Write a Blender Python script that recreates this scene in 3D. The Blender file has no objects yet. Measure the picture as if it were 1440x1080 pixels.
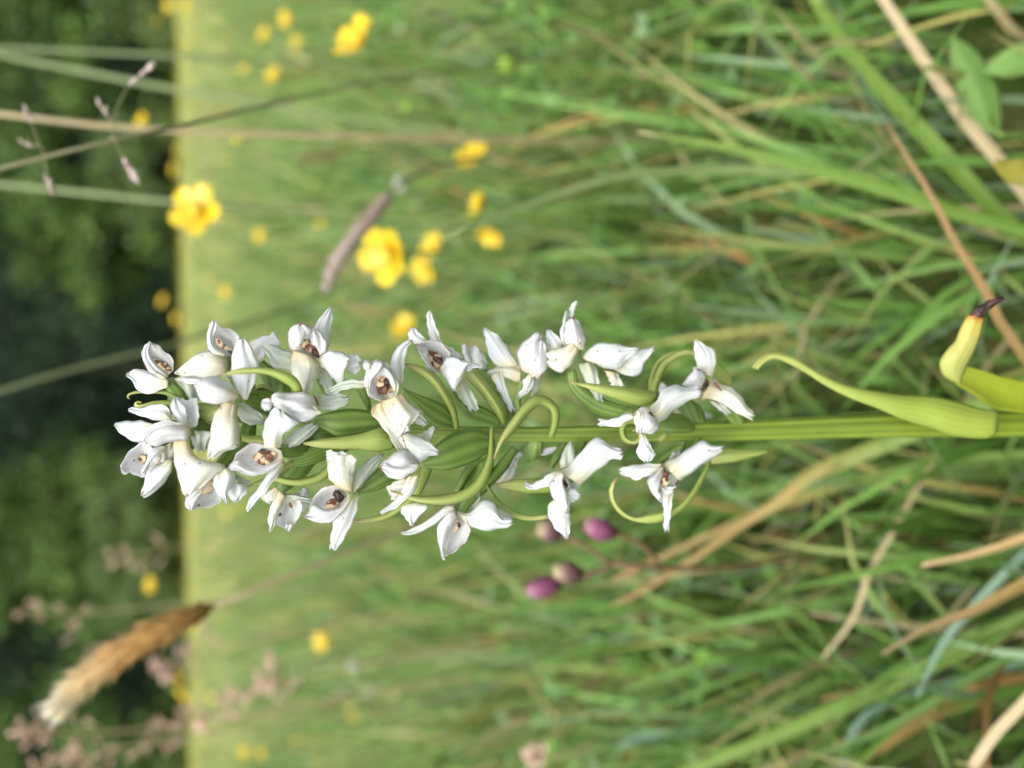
import bpy, math, random
import numpy as np
from mathutils import Vector, Matrix

# ------------------------------------------------------------------ camera, sky, sun, exposure
scn = bpy.context.scene
COL = scn.collection
CAM_H = 0.25                       # metres above the soil
F = 1080.0                         # focal length in photo pixels (1440 x 1080 frame)
PITCH = math.radians(23.3)
ROLL = math.radians(1.0)
LEAN = math.radians(12.0)          # the orchid leans a little away from the camera
D0 = 0.125                         # horizontal distance to the orchid stem at camera height
CX = np.array([0.0, 0.0, CAM_H])
VDIR = np.array([0, math.cos(PITCH), -math.sin(PITCH)])
_bx = np.array([0, -math.sin(PITCH), -math.cos(PITCH)])
_by = np.array([1.0, 0, 0])
XC = _bx * math.cos(ROLL) - _by * math.sin(ROLL)
YC = _bx * math.sin(ROLL) + _by * math.cos(ROLL)

cam_d = bpy.data.cameras.new('camera'); cam = bpy.data.objects.new('camera', cam_d); COL.objects.link(cam)
cam_d.sensor_width = 36.0; cam_d.lens = 27.0
cam_d.clip_start = 0.005; cam_d.clip_end = 1000.0
cam.matrix_world = Matrix(((XC[0], YC[0], -VDIR[0], CX[0]), (XC[1], YC[1], -VDIR[1], CX[1]),
                           (XC[2], YC[2], -VDIR[2], CX[2]), (0, 0, 0, 1)))
cam_d.dof.use_dof = True
cam_d.dof.focus_distance = 0.112
cam_d.dof.aperture_fstop = 10.0
scn.camera = cam

SUN_EL, SUN_AZ = 58.0, 205.0       # high soft sun behind thin cloud, behind and left of the camera
w = bpy.data.worlds.new('World'); scn.world = w; w.use_nodes = True
nt = w.node_tree; nt.nodes.clear()
wo = nt.nodes.new('ShaderNodeOutputWorld'); bg = nt.nodes.new('ShaderNodeBackground')
sky = nt.nodes.new('ShaderNodeTexSky'); sky.sky_type = 'NISHITA'; sky.sun_disc = False
sky.sun_elevation = math.radians(SUN_EL); sky.sun_rotation = math.radians(SUN_AZ)
sky.dust_density = 3.0; sky.air_density = 1.0; sky.ozone_density = 1.0
hs = nt.nodes.new('ShaderNodeHueSaturation'); hs.inputs['Saturation'].default_value = 0.35   # thin cloud greys the blue
bg.inputs['Strength'].default_value = 0.15
nt.links.new(sky.outputs[0], hs.inputs['Color']); nt.links.new(hs.outputs[0], bg.inputs[0]); nt.links.new(bg.outputs[0], wo.inputs[0])
sl = bpy.data.lights.new('sun', 'SUN'); sl.energy = 0.9; sl.angle = math.radians(40); sl.color = (1.0, 0.96, 0.88)
sun = bpy.data.objects.new('sun', sl); COL.objects.link(sun)
az, el = math.radians(SUN_AZ), math.radians(SUN_EL)
sdir = Vector((math.sin(az) * math.cos(el), math.cos(az) * math.cos(el), math.sin(el)))
sun.rotation_euler = sdir.to_track_quat('Z', 'Y').to_euler(); sun.location = sdir * 30
scn.view_settings.view_transform = 'Standard'; scn.view_settings.look = 'None'
scn.view_settings.exposure = 1.32; scn.view_settings.gamma = 1.0
scn.view_settings.use_curve_mapping = False
scn.render.engine = 'CYCLES'
scn.cycles.use_denoising = True
scn.cycles.max_bounces = 8; scn.cycles.transmission_bounces = 6; scn.cycles.diffuse_bounces = 4

rng = np.random.default_rng(7)
random.seed(7)

# ------------------------------------------------------------------ pixel <-> place
def W(px, py, d):
    px = np.asarray(px, float); py = np.asarray(py, float); d = np.asarray(d, float)
    return CX + d[..., None] * (VDIR + ((px - 720) / F)[..., None] * XC - ((py - 540) / F)[..., None] * YC)

def PX(p):
    q = np.asarray(p, float) - CX
    d = q @ VDIR
    return 720 + F * (q @ XC) / d, 540 - F * (q @ YC) / d, d

def SD(px):
    """depth of the leaning orchid stem where it crosses photo column px"""
    b = PITCH + np.arctan((np.asarray(px, float) - 720) / F)
    y = D0 / (1 + math.tan(LEAN) * np.tan(b))
    return y * (math.cos(PITCH) + np.tan(b) * math.sin(PITCH))

# ------------------------------------------------------------------ object helpers
WPOS = {}
def place(o, origin, parent):
    COL.objects.link(o)
    o.parent = parent
    base = WPOS[parent.name] if parent is not None else np.zeros(3)
    o.location = tuple(np.asarray(origin) - base)
    WPOS[o.name] = np.asarray(origin, float)
    return o

def tag(o, label=None, cat=None, group=None, kind=None):
    if label: o['label'] = label
    if cat: o['category'] = cat
    if group: o['group'] = group
    if kind: o['kind'] = kind
    return o

def empty(name, loc):
    o = bpy.data.objects.new(name, None); o.empty_display_size = 0.02
    return place(o, loc, None)

def new_mesh(name, verts, faces, mat, uv=None, col=None, smooth=True):
    """verts (n,3) array; faces: list or (m,k) array"""
    me = bpy.data.meshes.new(name)
    verts = np.asarray(verts, np.float32)
    if isinstance(faces, np.ndarray):
        m, k = faces.shape
        me.vertices.add(len(verts)); me.vertices.foreach_set('co', verts.ravel())
        me.loops.add(m * k); me.loops.foreach_set('vertex_index', faces.astype(np.int32).ravel())
        me.polygons.add(m)
        me.polygons.foreach_set('loop_start', np.arange(0, m * k, k, dtype=np.int32))
        me.polygons.foreach_set('loop_total', np.full(m, k, dtype=np.int32))
        me.update(calc_edges=True)
    else:
        me.from_pydata([tuple(map(float, v)) for v in verts], [], faces)
        me.update()
    if uv is not None:
        ul = me.uv_layers.new(name='UVMap')
        li = np.empty(len(me.loops), np.int32); me.loops.foreach_get('vertex_index', li)
        ul.data.foreach_set('uv', np.asarray(uv, np.float32)[li].ravel())
    if col is not None:
        ca = me.color_attributes.new('tint', 'FLOAT_COLOR', 'POINT')
        c4 = np.ones((len(verts), 4), np.float32); c4[:, :3] = col
        ca.data.foreach_set('color', c4.ravel())
    me.polygons.foreach_set('use_smooth', np.full(len(me.polygons), smooth))
    if mat: me.materials.append(mat)
    return me

def mk(name, verts, faces, mat, parent=None, origin=None, uv=None, col=None):
    verts = np.asarray(verts, float)
    if origin is None: origin = verts[0] if parent is not None else np.zeros(3)
    me = new_mesh(name, verts - origin, faces, mat, uv, col)
    return place(bpy.data.objects.new(name, me), origin, parent)

def pts(s):
    if not isinstance(s, str): return np.asarray(s, float)
    return np.array([[float(a) for a in q.split(',')] for q in s.split()])

def resample(P, n):
    """Catmull-Rom through P, n points evenly by chord length"""
    P = np.asarray(P, float)
    if len(P) == 2:
        t = np.linspace(0, 1, n)[:, None]; return P[0] * (1 - t) + P[1] * t
    E = np.vstack([2 * P[0] - P[1], P, 2 * P[-1] - P[-2]])
    out = []
    for i in range(1, len(E) - 2):
        p0, p1, p2, p3 = E[i - 1], E[i], E[i + 1], E[i + 2]
        u = np.linspace(0, 1, 12, endpoint=False)[:, None]
        out.append(0.5 * (2 * p1 + (p2 - p0) * u + (2 * p0 - 5 * p1 + 4 * p2 - p3) * u ** 2 + (3 * p1 - p0 - 3 * p2 + p3) * u ** 3))
    out.append(P[-1:])
    Q = np.vstack(out)
    s = np.r_[0, np.cumsum(np.linalg.norm(np.diff(Q[:, :2], axis=0), axis=1) + 1e-9)]
    tt = np.linspace(0, s[-1], n)
    return np.stack([np.interp(tt, s, Q[:, k]) for k in range(Q.shape[1])], 1)

def sheet(G, thick):
    """G (n,m,3) grid of points -> closed thin shell (verts, quad faces, uv)"""
    n, m, _ = G.shape
    du = np.gradient(G, axis=0); dv = np.gradient(G, axis=1)
    N = np.cross(du, dv)
    L = np.linalg.norm(N, axis=2, keepdims=True)
    mid = N[n // 2, m // 2]; mid = mid / (np.linalg.norm(mid) + 1e-12)
    N = np.where(L > 1e-12, N / np.maximum(L, 1e-12), mid)
    if (mid @ (CX - G[n // 2, m // 2])) < 0: N = -N
    s = np.linspace(0, 1, m)[None, :, None]; t = np.linspace(0, 1, n)[:, None, None]
    th = thick * (0.35 + 0.65 * np.sin(np.pi * s)) * (0.5 + 0.5 * np.sin(np.pi * np.clip(t, 0.02, 0.98)))
    B = G - N * th
    V = np.concatenate([G.reshape(-1, 3), B.reshape(-1, 3)])
    idx = np.arange(n * m).reshape(n, m); o = n * m
    q = np.stack([idx[:-1, :-1], idx[1:, :-1], idx[1:, 1:], idx[:-1, 1:]], -1).reshape(-1, 4)
    qb = q[:, ::-1] + o
    def side(a): return np.stack([a[:-1], a[1:], a[1:] + o, a[:-1] + o], -1)
    sides = [side(idx[:, 0][::-1]), side(idx[:, -1]), side(idx[0]), side(idx[-1][::-1])]
    Fc = np.concatenate([q, qb] + sides)
    S, T = np.meshgrid(np.linspace(0, 1, m), np.linspace(0, 1, n))
    uv = np.stack([S.ravel(), T.ravel()], 1)
    return V, Fc, np.vstack([uv, uv])

def tube(P, R, k=8, cap=True):
    """tube through world points P with radii R"""
    P = np.asarray(P, float); n = len(P); R = np.broadcast_to(np.asarray(R, float), (n,))
    T = np.gradient(P, axis=0); T /= np.linalg.norm(T, axis=1, keepdims=True) + 1e-12
    ref = np.array([1.0, 0.13, 0.21]) if abs(T[0] @ np.array([1, .13, .21])) < 0.9 else np.array([0.1, 1.0, 0.2])
    V = []; uv = []
    a = np.linspace(0, 2 * np.pi, k, endpoint=False)
    for i in range(n):
        x = np.cross(ref, T[i]); x /= np.linalg.norm(x); y = np.cross(T[i], x); ref = np.cross(x, T[i]) * -1 if False else ref
        V.append(P[i] + R[i] * (np.cos(a)[:, None] * x + np.sin(a)[:, None] * y))
        uv += [(j / k, i / (n - 1)) for j in range(k)]
    V = np.vstack(V)
    fs = []
    for i in range(n - 1):
        for j in range(k):
            fs.append((i * k + j, i * k + (j + 1) % k, (i + 1) * k + (j + 1) % k, (i + 1) * k + j))
    if cap:
        fs.append(tuple(range(k))[::-1]); fs.append(tuple((n - 1) * k + j for j in range(k)))
    return V, fs, uv

# ------------------------------------------------------------------ materials
def mat_new(name):
    m = bpy.data.materials.new(name); m.use_nodes = True
    nt = m.node_tree; nt.nodes.clear()
    return m, nt, nt.nodes.new, nt.links.new

def ramp(N, stops, interp='LINEAR'):
    r = N('ShaderNodeValToRGB'); cr = r.color_ramp; cr.interpolation = interp
    while len(cr.elements) < len(stops): cr.elements.new(0.5)
    for e, (p, c) in zip(cr.elements, stops):
        e.position = p; e.color = (*c, 1) if len(c) == 3 else c
    return r

def thin_shader(N, Lk, nt, color_out, trans=0.35, rough=0.5, spec=0.3, normal=None, tcol=None):
    p = N('ShaderNodeBsdfPrincipled'); p.inputs['Roughness'].default_value = rough
    p.inputs['Specular IOR Level'].default_value = spec
    t = N('ShaderNodeBsdfTranslucent'); mx = N('ShaderNodeMixShader'); mx.inputs[0].default_value = trans
    o = N('ShaderNodeOutputMaterial')
    Lk(color_out, p.inputs['Base Color']); Lk(tcol or color_out, t.inputs['Color'])
    if normal is not None: Lk(normal, p.inputs['Normal']); Lk(normal, t.inputs['Normal'])
    Lk(p.outputs[0], mx.inputs[1]); Lk(t.outputs[0], mx.inputs[2]); Lk(mx.outputs[0], o.inputs['Surface'])

def math_node(N, Lk, op, a, b=None, clamp=False):
    n = N('ShaderNodeMath'); n.operation = op; n.use_clamp = clamp
    for i, v in enumerate((a, b)):
        if v is None: continue
        if isinstance(v, (int, float)): n.inputs[i].default_value = v
        else: Lk(v, n.inputs[i])
    return n.outputs[0]

def mix_col(N, Lk, fac, a, b):
    m = N('ShaderNodeMix'); m.data_type = 'RGBA'
    if isinstance(fac, (int, float)): m.inputs[0].default_value = fac
    else: Lk(fac, m.inputs[0])
    for sock, v in ((6, a), (7, b)):
        if isinstance(v, tuple): m.inputs[sock].default_value = (*v, 1)
        else: Lk(v, m.inputs[sock])
    return m.outputs[2]

def petal_mat(name, white, cream, cream_reach, trans, stain=0.5):
    m, nt, N, Lk = mat_new(name)
    uv = N('ShaderNodeUVMap'); uv.uv_map = 'UVMap'
    sp = N('ShaderNodeSeparateXYZ'); Lk(uv.outputs[0], sp.inputs[0])
    oi = N('ShaderNodeObjectInfo')
    geo = N('ShaderNodeNewGeometry')
    nz = N('ShaderNodeTexNoise'); nz.inputs['Scale'].default_value = 260; nz.inputs['Detail'].default_value = 3
    Lk(geo.outputs['Position'], nz.inputs['Vector'])
    # cream towards the base of the petal, uneven
    a = math_node(N, Lk, 'ADD', sp.outputs[1], math_node(N, Lk, 'MULTIPLY', math_node(N, Lk, 'SUBTRACT', nz.outputs[0], 0.5), 0.5))
    r = ramp(N, [(0.0, (1, 1, 1)), (cream_reach, (0, 0, 0))]); Lk(a, r.inputs[0])
    c = mix_col(N, Lk, r.outputs[0], white, cream)
    # veins along the petal
    wv = N('ShaderNodeTexNoise'); wv.inputs['Scale'].default_value = 1.0; wv.inputs['Detail'].default_value = 2
    mp = N('ShaderNodeMapping'); mp.inputs['Scale'].default_value = (7, 1.0, 1); Lk(uv.outputs[0], mp.inputs[0])
    ad = N('ShaderNodeVectorMath'); ad.operation = 'ADD'; Lk(mp.outputs[0], ad.inputs[0]); 
    cm = N('ShaderNodeCombineXYZ'); Lk(math_node(N, Lk, 'MULTIPLY', oi.outputs['Random'], 90.0), cm.inputs[2]); Lk(cm.outputs[0], ad.inputs[1])
    Lk(ad.outputs[0], wv.inputs['Vector'])
    rv = ramp(N, [(0.35, (0.80, 0.82, 0.80)), (0.60, (1, 1, 1))]); Lk(wv.outputs[0], rv.inputs[0])
    mu = N('ShaderNodeMix'); mu.data_type = 'RGBA'; mu.blend_type = 'MULTIPLY'; mu.inputs[0].default_value = 0.7
    Lk(c, mu.inputs[6]); Lk(rv.outputs[0], mu.inputs[7]); c = mu.outputs[2]
    # scattered brown specks and browned rims of ageing flowers
    vo = N('ShaderNodeTexVoronoi'); vo.inputs['Scale'].default_value = 800; Lk(geo.outputs['Position'], vo.inputs['Vector'])
    spk = ramp(N, [(0.10, (1, 1, 1)), (0.17, (0, 0, 0))]); Lk(vo.outputs['Distance'], spk.inputs[0])
    sepc = N('ShaderNodeSeparateColor'); Lk(vo.outputs['Color'], sepc.inputs[0])
    few = math_node(N, Lk, 'GREATER_THAN', sepc.outputs[0], 0.80)
    sp_f = math_node(N, Lk, 'MULTIPLY', math_node(N, Lk, 'MULTIPLY', spk.outputs[0], few), 0.75)
    c = mix_col(N, Lk, sp_f, c, (0.16, 0.06, 0.03))
    ed = math_node(N, Lk, 'ABSOLUTE', math_node(N, Lk, 'SUBTRACT', sp.outputs[0], 0.5))
    edt = math_node(N, Lk, 'MAXIMUM', math_node(N, Lk, 'MULTIPLY', ed, 2.0), sp.outputs[1])
    n2 = N('ShaderNodeTexNoise'); n2.inputs['Scale'].default_value = 330; Lk(geo.outputs['Position'], n2.inputs['Vector'])
    er = ramp(N, [(0.93, (0, 0, 0)), (1.0, (1, 1, 1))]); Lk(edt, er.inputs[0])
    nr = ramp(N, [(0.52, (0, 0, 0)), (0.64, (1, 1, 1))]); Lk(n2.outputs[0], nr.inputs[0])
    c = mix_col(N, Lk, math_node(N, Lk, 'MULTIPLY', math_node(N, Lk, 'MULTIPLY', er.outputs[0], nr.outputs[0]), stain), c, (0.36, 0.16, 0.07))
    bp = N('ShaderNodeBump'); bp.inputs['Strength'].default_value = 0.45; bp.inputs['Distance'].default_value = 0.0006
    fine = N('ShaderNodeTexNoise'); fine.inputs['Scale'].default_value = 1500; fine.inputs['Detail'].default_value = 2
    Lk(geo.outputs['Position'], fine.inputs['Vector'])
    Lk(math_node(N, Lk, 'ADD', wv.outputs[0], math_node(N, Lk, 'MULTIPLY', fine.outputs[0], 0.35)), bp.inputs['Height'])
    thin_shader(N, Lk, nt, c, trans, 0.55, 0.25, bp.outputs[0])
    return m

def leaf_mat(name, stops, stripe=0.25, nstripe=7.0, trans=0.25, rough=0.45, spec=0.35, blot=0.25, spots=0.0, relief=0.12):
    """ramp of colours base->tip along UV.y, lengthwise veins across UV.x, blotches"""
    m, nt, N, Lk = mat_new(name)
    uv = N('ShaderNodeUVMap'); uv.uv_map = 'UVMap'
    sp = N('ShaderNodeSeparateXYZ'); Lk(uv.outputs[0], sp.inputs[0])
    geo = N('ShaderNodeNewGeometry'); oi = N('ShaderNodeObjectInfo')
    nz = N('ShaderNodeTexNoise'); nz.inputs['Scale'].default_value = 180; nz.inputs['Detail'].default_value = 4
    Lk(geo.outputs['Position'], nz.inputs['Vector'])
    a = math_node(N, Lk, 'ADD', sp.outputs[1], math_node(N, Lk, 'MULTIPLY', math_node(N, Lk, 'SUBTRACT', nz.outputs[0], 0.5), 0.12))
    r = ramp(N, stops); Lk(a, r.inputs[0])
    st = math_node(N, Lk, 'SINE', math_node(N, Lk, 'MULTIPLY', sp.outputs[0], nstripe * 2 * math.pi))
    st = math_node(N, Lk, 'MULTIPLY', math_node(N, Lk, 'ADD', st, 1.0), 0.5)
    v = math_node(N, Lk, 'SUBTRACT', 1.0, math_node(N, Lk, 'MULTIPLY', st, stripe))
    b = math_node(N, Lk, 'ADD', 1.0 - blot * 0.5, math_node(N, Lk, 'MULTIPLY', nz.outputs[0], blot))
    hv = N('ShaderNodeHueSaturation'); Lk(r.outputs[0], hv.inputs['Color'])
    rv = math_node(N, Lk, 'ADD', 0.9, math_node(N, Lk, 'MULTIPLY', oi.outputs['Random'], 0.2))
    Lk(math_node(N, Lk, 'MULTIPLY', math_node(N, Lk, 'MULTIPLY', v, b), rv), hv.inputs['Value'])
    c = hv.outputs[0]
    if spots:
        vo = N('ShaderNodeTexVoronoi'); vo.inputs['Scale'].default_value = spots; Lk(geo.outputs['Position'], vo.inputs['Vector'])
        sr = ramp(N, [(0.10, (1, 1, 1)), (0.15, (0, 0, 0))]); Lk(vo.outputs['Distance'], sr.inputs[0])
        sc = N('ShaderNodeSeparateColor'); Lk(vo.outputs['Color'], sc.inputs[0])
        c = mix_col(N, Lk, math_node(N, Lk, 'MULTIPLY', sr.outputs[0], math_node(N, Lk, 'GREATER_THAN', sc.outputs[0], 0.6)), c, (0.06, 0.03, 0.015))
    bp = N('ShaderNodeBump'); bp.inputs['Strength'].default_value = relief; bp.inputs['Distance'].default_value = 0.0003
    fine = N('ShaderNodeTexNoise'); fine.inputs['Scale'].default_value = 1800; Lk(geo.outputs['Position'], fine.inputs['Vector'])
    Lk(math_node(N, Lk, 'ADD', st, math_node(N, Lk, 'MULTIPLY', fine.outputs[0], 0.8)), bp.inputs['Height'])
    thin_shader(N, Lk, nt, c, trans, rough, spec, bp.outputs[0])
    return m

def tint_mat(name, trans=0.3, rough=0.5, spec=0.2, noise=0.0):
    m, nt, N, Lk = mat_new(name)
    at = N('ShaderNodeAttribute'); at.attribute_name = 'tint'
    c = at.outputs['Color']
    if noise:
        geo = N('ShaderNodeNewGeometry'); nz = N('ShaderNodeTexNoise'); nz.inputs['Scale'].default_value = noise
        Lk(geo.outputs['Position'], nz.inputs['Vector'])
        hv = N('ShaderNodeHueSaturation'); Lk(c, hv.inputs['Color'])
        Lk(math_node(N, Lk, 'ADD', 0.6, math_node(N, Lk, 'MULTIPLY', nz.outputs[0], 0.8)), hv.inputs['Value']); c = hv.outputs[0]
    thin_shader(N, Lk, nt, c, trans, rough, spec)
    return m

def plain_mat(name, c1, c2, scale, rough=0.7, spec=0.2, lo=0.35, hi=0.65, trans=0.0):
    m, nt, N, Lk = mat_new(name)
    geo = N('ShaderNodeNewGeometry'); nz = N('ShaderNodeTexNoise'); nz.inputs['Scale'].default_value = scale; nz.inputs['Detail'].default_value = 5
    Lk(geo.outputs['Position'], nz.inputs['Vector'])
    r = ramp(N, [(lo, c1), (hi, c2)]); Lk(nz.outputs[0], r.inputs[0])
    bp = N('ShaderNodeBump'); bp.inputs['Strength'].default_value = 0.5; bp.inputs['Distance'].default_value = 0.3 / scale
    Lk(nz.outputs[0], bp.inputs['Height'])
    thin_shader(N, Lk, nt, r.outputs[0], trans, rough, spec, bp.outputs[0])
    return m
# ------------------------------------------------------------------ ground and wooded rise
def ground():
    ys = np.r_[np.linspace(-3, 3, 25), np.geomspace(3.4, 70, 26), np.linspace(76, 320, 14)]
    xs = np.r_[-np.geomspace(300, 3, 22), np.linspace(-2.5, 2.5, 21), np.geomspace(3, 300, 22)]
    X, Y = np.meshgrid(xs, ys)
    Z = 0.012 * np.sin(X * 1.3 + 0.4) * np.sin(Y * 0.9 + 1) * np.clip(np.hypot(X, Y) / 3 - 0.4, 0, 1)
    n, m = X.shape
    V = np.stack([X.ravel(), Y.ravel(), Z.ravel()], 1)
    i = np.arange(n * m).reshape(n, m)
    Fq = np.stack([i[:-1, :-1], i[:-1, 1:], i[1:, 1:], i[1:, :-1]], -1).reshape(-1, 4)
    m_, nt, N, Lk = mat_new('meadow soil and thatch')
    geo = N('ShaderNodeNewGeometry')
    a = N('ShaderNodeTexNoise'); a.inputs['Scale'].default_value = 45; a.inputs['Detail'].default_value = 6
    b = N('ShaderNodeTexNoise'); b.inputs['Scale'].default_value = 0.6; b.inputs['Detail'].default_value = 4
    Lk(geo.outputs['Position'], a.inputs['Vector']); Lk(geo.outputs['Position'], b.inputs['Vector'])
    r1 = ramp(N, [(0.3, (0.030, 0.050, 0.014)), (0.55, (0.075, 0.10, 0.028)), (0.75, (0.14, 0.11, 0.05))]); Lk(a.outputs[0], r1.inputs[0])
    r2 = ramp(N, [(0.3, (0.13, 0.20, 0.045)), (0.7, (0.24, 0.26, 0.07))]); Lk(b.outputs[0], r2.inputs[0])
    sp = N('ShaderNodeSeparateXYZ'); Lk(geo.outputs['Position'], sp.inputs[0])
    far = N('ShaderNodeMapRange'); far.inputs[1].default_value = 2; far.inputs[2].default_value = 14; Lk(sp.outputs[1], far.inputs[0])
    c = mix_col(N, Lk, far.outputs[0], r1.outputs[0], r2.outputs[0])
    bp = N('ShaderNodeBump'); bp.inputs['Strength'].default_value = 0.8; bp.inputs['Distance'].default_value = 0.01; Lk(a.outputs[0], bp.inputs['Height'])
    thin_shader(N, Lk, nt, c, 0.0, 0.9, 0.1, bp.outputs[0])
    o = mk('ground', V, Fq, m_); tag(o, kind='structure')
ground()

def wooded_hill():
    xs = np.linspace(-220, 220, 60); ys = np.linspace(64, 220, 30)
    X, Y = np.meshgrid(xs, ys)
    u = np.clip((Y - 64) / 60, 0, 1)
    Z = -0.5 + 26 * u ** 0.7 + 2.5 * np.sin(X * 0.09) * u + rng.normal(0, 0.7, X.shape) * u
    n, m = X.shape; i = np.arange(n * m).reshape(n, m)
    Fq = np.stack([i[:-1, :-1], i[:-1, 1:], i[1:, 1:], i[1:, :-1]], -1).reshape(-1, 4)
    mt = plain_mat('wooded hillside', (0.010, 0.024, 0.010), (0.035, 0.065, 0.025), 0.5, 0.9, 0.05)
    o = mk('hill', np.stack([X.ravel(), Y.ravel(), Z.ravel()], 1), Fq, mt); tag(o, kind='structure')
wooded_hill()

# ------------------------------------------------------------------ trees of the wood
M_BARK = plain_mat('bark', (0.035, 0.028, 0.020), (0.10, 0.085, 0.065), 6, 0.9, 0.1)
def tree_meshes(seed, height, crown_r, base, cols):
    r = np.random.default_rng(seed)
    V, Fs, n0 = [], [], 0
    def add(P, R, k=7):
        nonlocal n0
        v, f, _ = tube(P, R, k); V.append(v); Fs.extend([tuple(a + n0 for a in q) for q in f]); n0 += len(v)
    tp = np.array([[0, 0, -0.2], [0.1, 0, height * .25], [-.1, .15, height * .5], [.05, 0, height * .8]])
    add(resample(tp, 9), np.linspace(0.34, 0.06, 9))
    cl = []
    for i in range(9):
        z = height * (0.2 + 0.6 * i / 9); a = r.uniform(0, 6.28); L = crown_r * r.uniform(.6, 1.0)
        e = np.array([math.cos(a) * L, math.sin(a) * L, z + L * .45])
        add(resample(np.array([[0, 0, z], e * [.5, .5, 1] - [0, 0, .2 * L], e]), 6), np.linspace(.12, .02, 6), 5)
        cl.append(e)
    trunk = (np.vstack(V), Fs)
    # crown: leaf sprays spread through many uneven clumps, thin between clumps
    nc = 46
    zc = r.uniform(0, 1, nc) ** 0.9
    rad = crown_r * np.sqrt(np.clip(1 - (2 * zc - 0.75) ** 2 * 0.62, 0.1, 1)) * r.uniform(.35, 1.0, nc)
    a = r.uniform(0, 6.28, nc)
    C = np.stack([np.cos(a) * rad, np.sin(a) * rad, base + zc * (height - base)], 1)
    C = np.vstack([C, cl])
    per = 150
    P = np.repeat(C, per, axis=0) + r.normal(0, 1, (len(C) * per, 3)) * np.array([.62, .62, .42]) * crown_r * 0.30
    P[:, 2] = np.maximum(P[:, 2], 0.15)
    n = len(P)
    d1 = r.normal(0, 1, (n, 3)); d1 /= np.linalg.norm(d1, axis=1, keepdims=True)
    d2 = np.cross(d1, r.normal(0, 1, (n, 3))); d2 /= np.linalg.norm(d2, axis=1, keepdims=True)
    s = r.uniform(.09, .22, (n, 1))
    Q = np.stack([P - d1 * s, P + d2 * s * .6, P + d1 * s, P - d2 * s * .6], 1).reshape(-1, 3)
    tone = np.repeat(r.uniform(0.55, 1.45, len(C)), per) * r.uniform(.75, 1.25, n)
    mixv = np.repeat(r.uniform(0, 1, len(C)), per)[:, None]
    col = (np.array(cols[0]) * (1 - mixv) + np.array(cols[1]) * mixv) * tone[:, None]
    return trunk, (Q, np.arange(n * 4).reshape(-1, 4), np.repeat(col, 4, axis=0))

M_LEAVES = tint_mat('tree leaves', 0.25, 0.55, 0.25)
def build_trees():
    dark = ((0.016, 0.036, 0.020), (0.028, 0.060, 0.026)); mid = ((0.085, 0.155, 0.04), (0.16, 0.26, 0.06)); pale = ((0.10, 0.165, 0.05), (0.15, 0.21, 0.07))
    kinds = [(tree_meshes(11, 13.5, 4.2, 0.6, dark), 'dark green broadleaf tree in the wood beyond the meadow'),
             (tree_meshes(12, 16, 4.0, 0.8, dark), 'tall dark tree standing deep in the wood beyond the meadow'),
             (tree_meshes(13, 10, 3.6, 0.3, mid), 'mid green leafy tree at the front edge of the wood'),
             (tree_meshes(14, 3.6, 2.3, 0.1, pale), 'low pale green bush under the trees at the meadow edge')]
    protos = []
    for i, ((tr, cr), lab) in enumerate(kinds):
        protos.append((new_mesh('trunk', tr[0], tr[1], M_BARK), new_mesh('crown', cr[0], cr[1], M_LEAVES, None, cr[2], smooth=False), lab))
    r = np.random.default_rng(5)
    spots = []
    for x in np.arange(-40, 41, 5.2): spots.append((0, x + r.uniform(-1.5, 1.5), 50 + r.uniform(-2, 2)))
    for x in np.arange(-46, 47, 5.0): spots.append((1, x + r.uniform(-1.5, 1.5), 57 + r.uniform(-2, 3)))
    for x in (-33, -19, -10.2, -6.6, 8.6, 12.0, 19, 24, 31): spots.append((2, x + r.uniform(-.4, .4), 46.5 + r.uniform(-.5, 1)))
    for x in (-25, -21.5, -9.5, -7.0, 11.0, 21, 27): spots.append((3, x + r.uniform(-1, 1), 44 + r.uniform(-.4, .6)))
    for k, x, y in spots:
        tm, cm, lab = protos[k]
        root = empty('bush' if k == 3 else 'tree', (x, y, 0.0))
        sc = r.uniform(.85, 1.15); root.rotation_euler.z = r.uniform(0, 6.28); root.scale = (sc, sc, sc * r.uniform(.92, 1.1))
        tag(root, lab, 'bush' if k == 3 else 'tree', lab.split(' in the')[0] if False else 'woodland ' + ('bushes' if k == 3 else ('tall trees' if k == 1 else ('front trees' if k == 2 else 'dark trees'))))
        for nm, me in (('trunk', tm), ('crown', cm)):
            o = bpy.data.objects.new(nm, me); COL.objects.link(o); o.parent = root
build_trees()

# ------------------------------------------------------------------ the meadow sward
M_GRASS = tint_mat('grass blades', 0.35, 0.5, 0.25)
def pick_colors(r, n, far=0.0):
    pal = np.array([(0.10, 0.20, 0.035), (0.155, 0.285, 0.06), (0.20, 0.34, 0.09), (0.14, 0.23, 0.09), (0.20, 0.29, 0.16), (0.46, 0.38, 0.20), (0.38, 0.21, 0.08), (0.46, 0.42, 0.13)])
    p = np.array([.16, .30, .23, .10, .09, .055, .02, .045])
    if far: p = p * (1 - far) + np.array([.02, .06, .18, .02, .04, .22, .02, .44]) * far
    c = pal[r.choice(len(pal), n, p=p / p.sum())] * (1.0 + 0.35 * far)
    return c * r.uniform(.8, 1.4, (n, 1))

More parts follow.
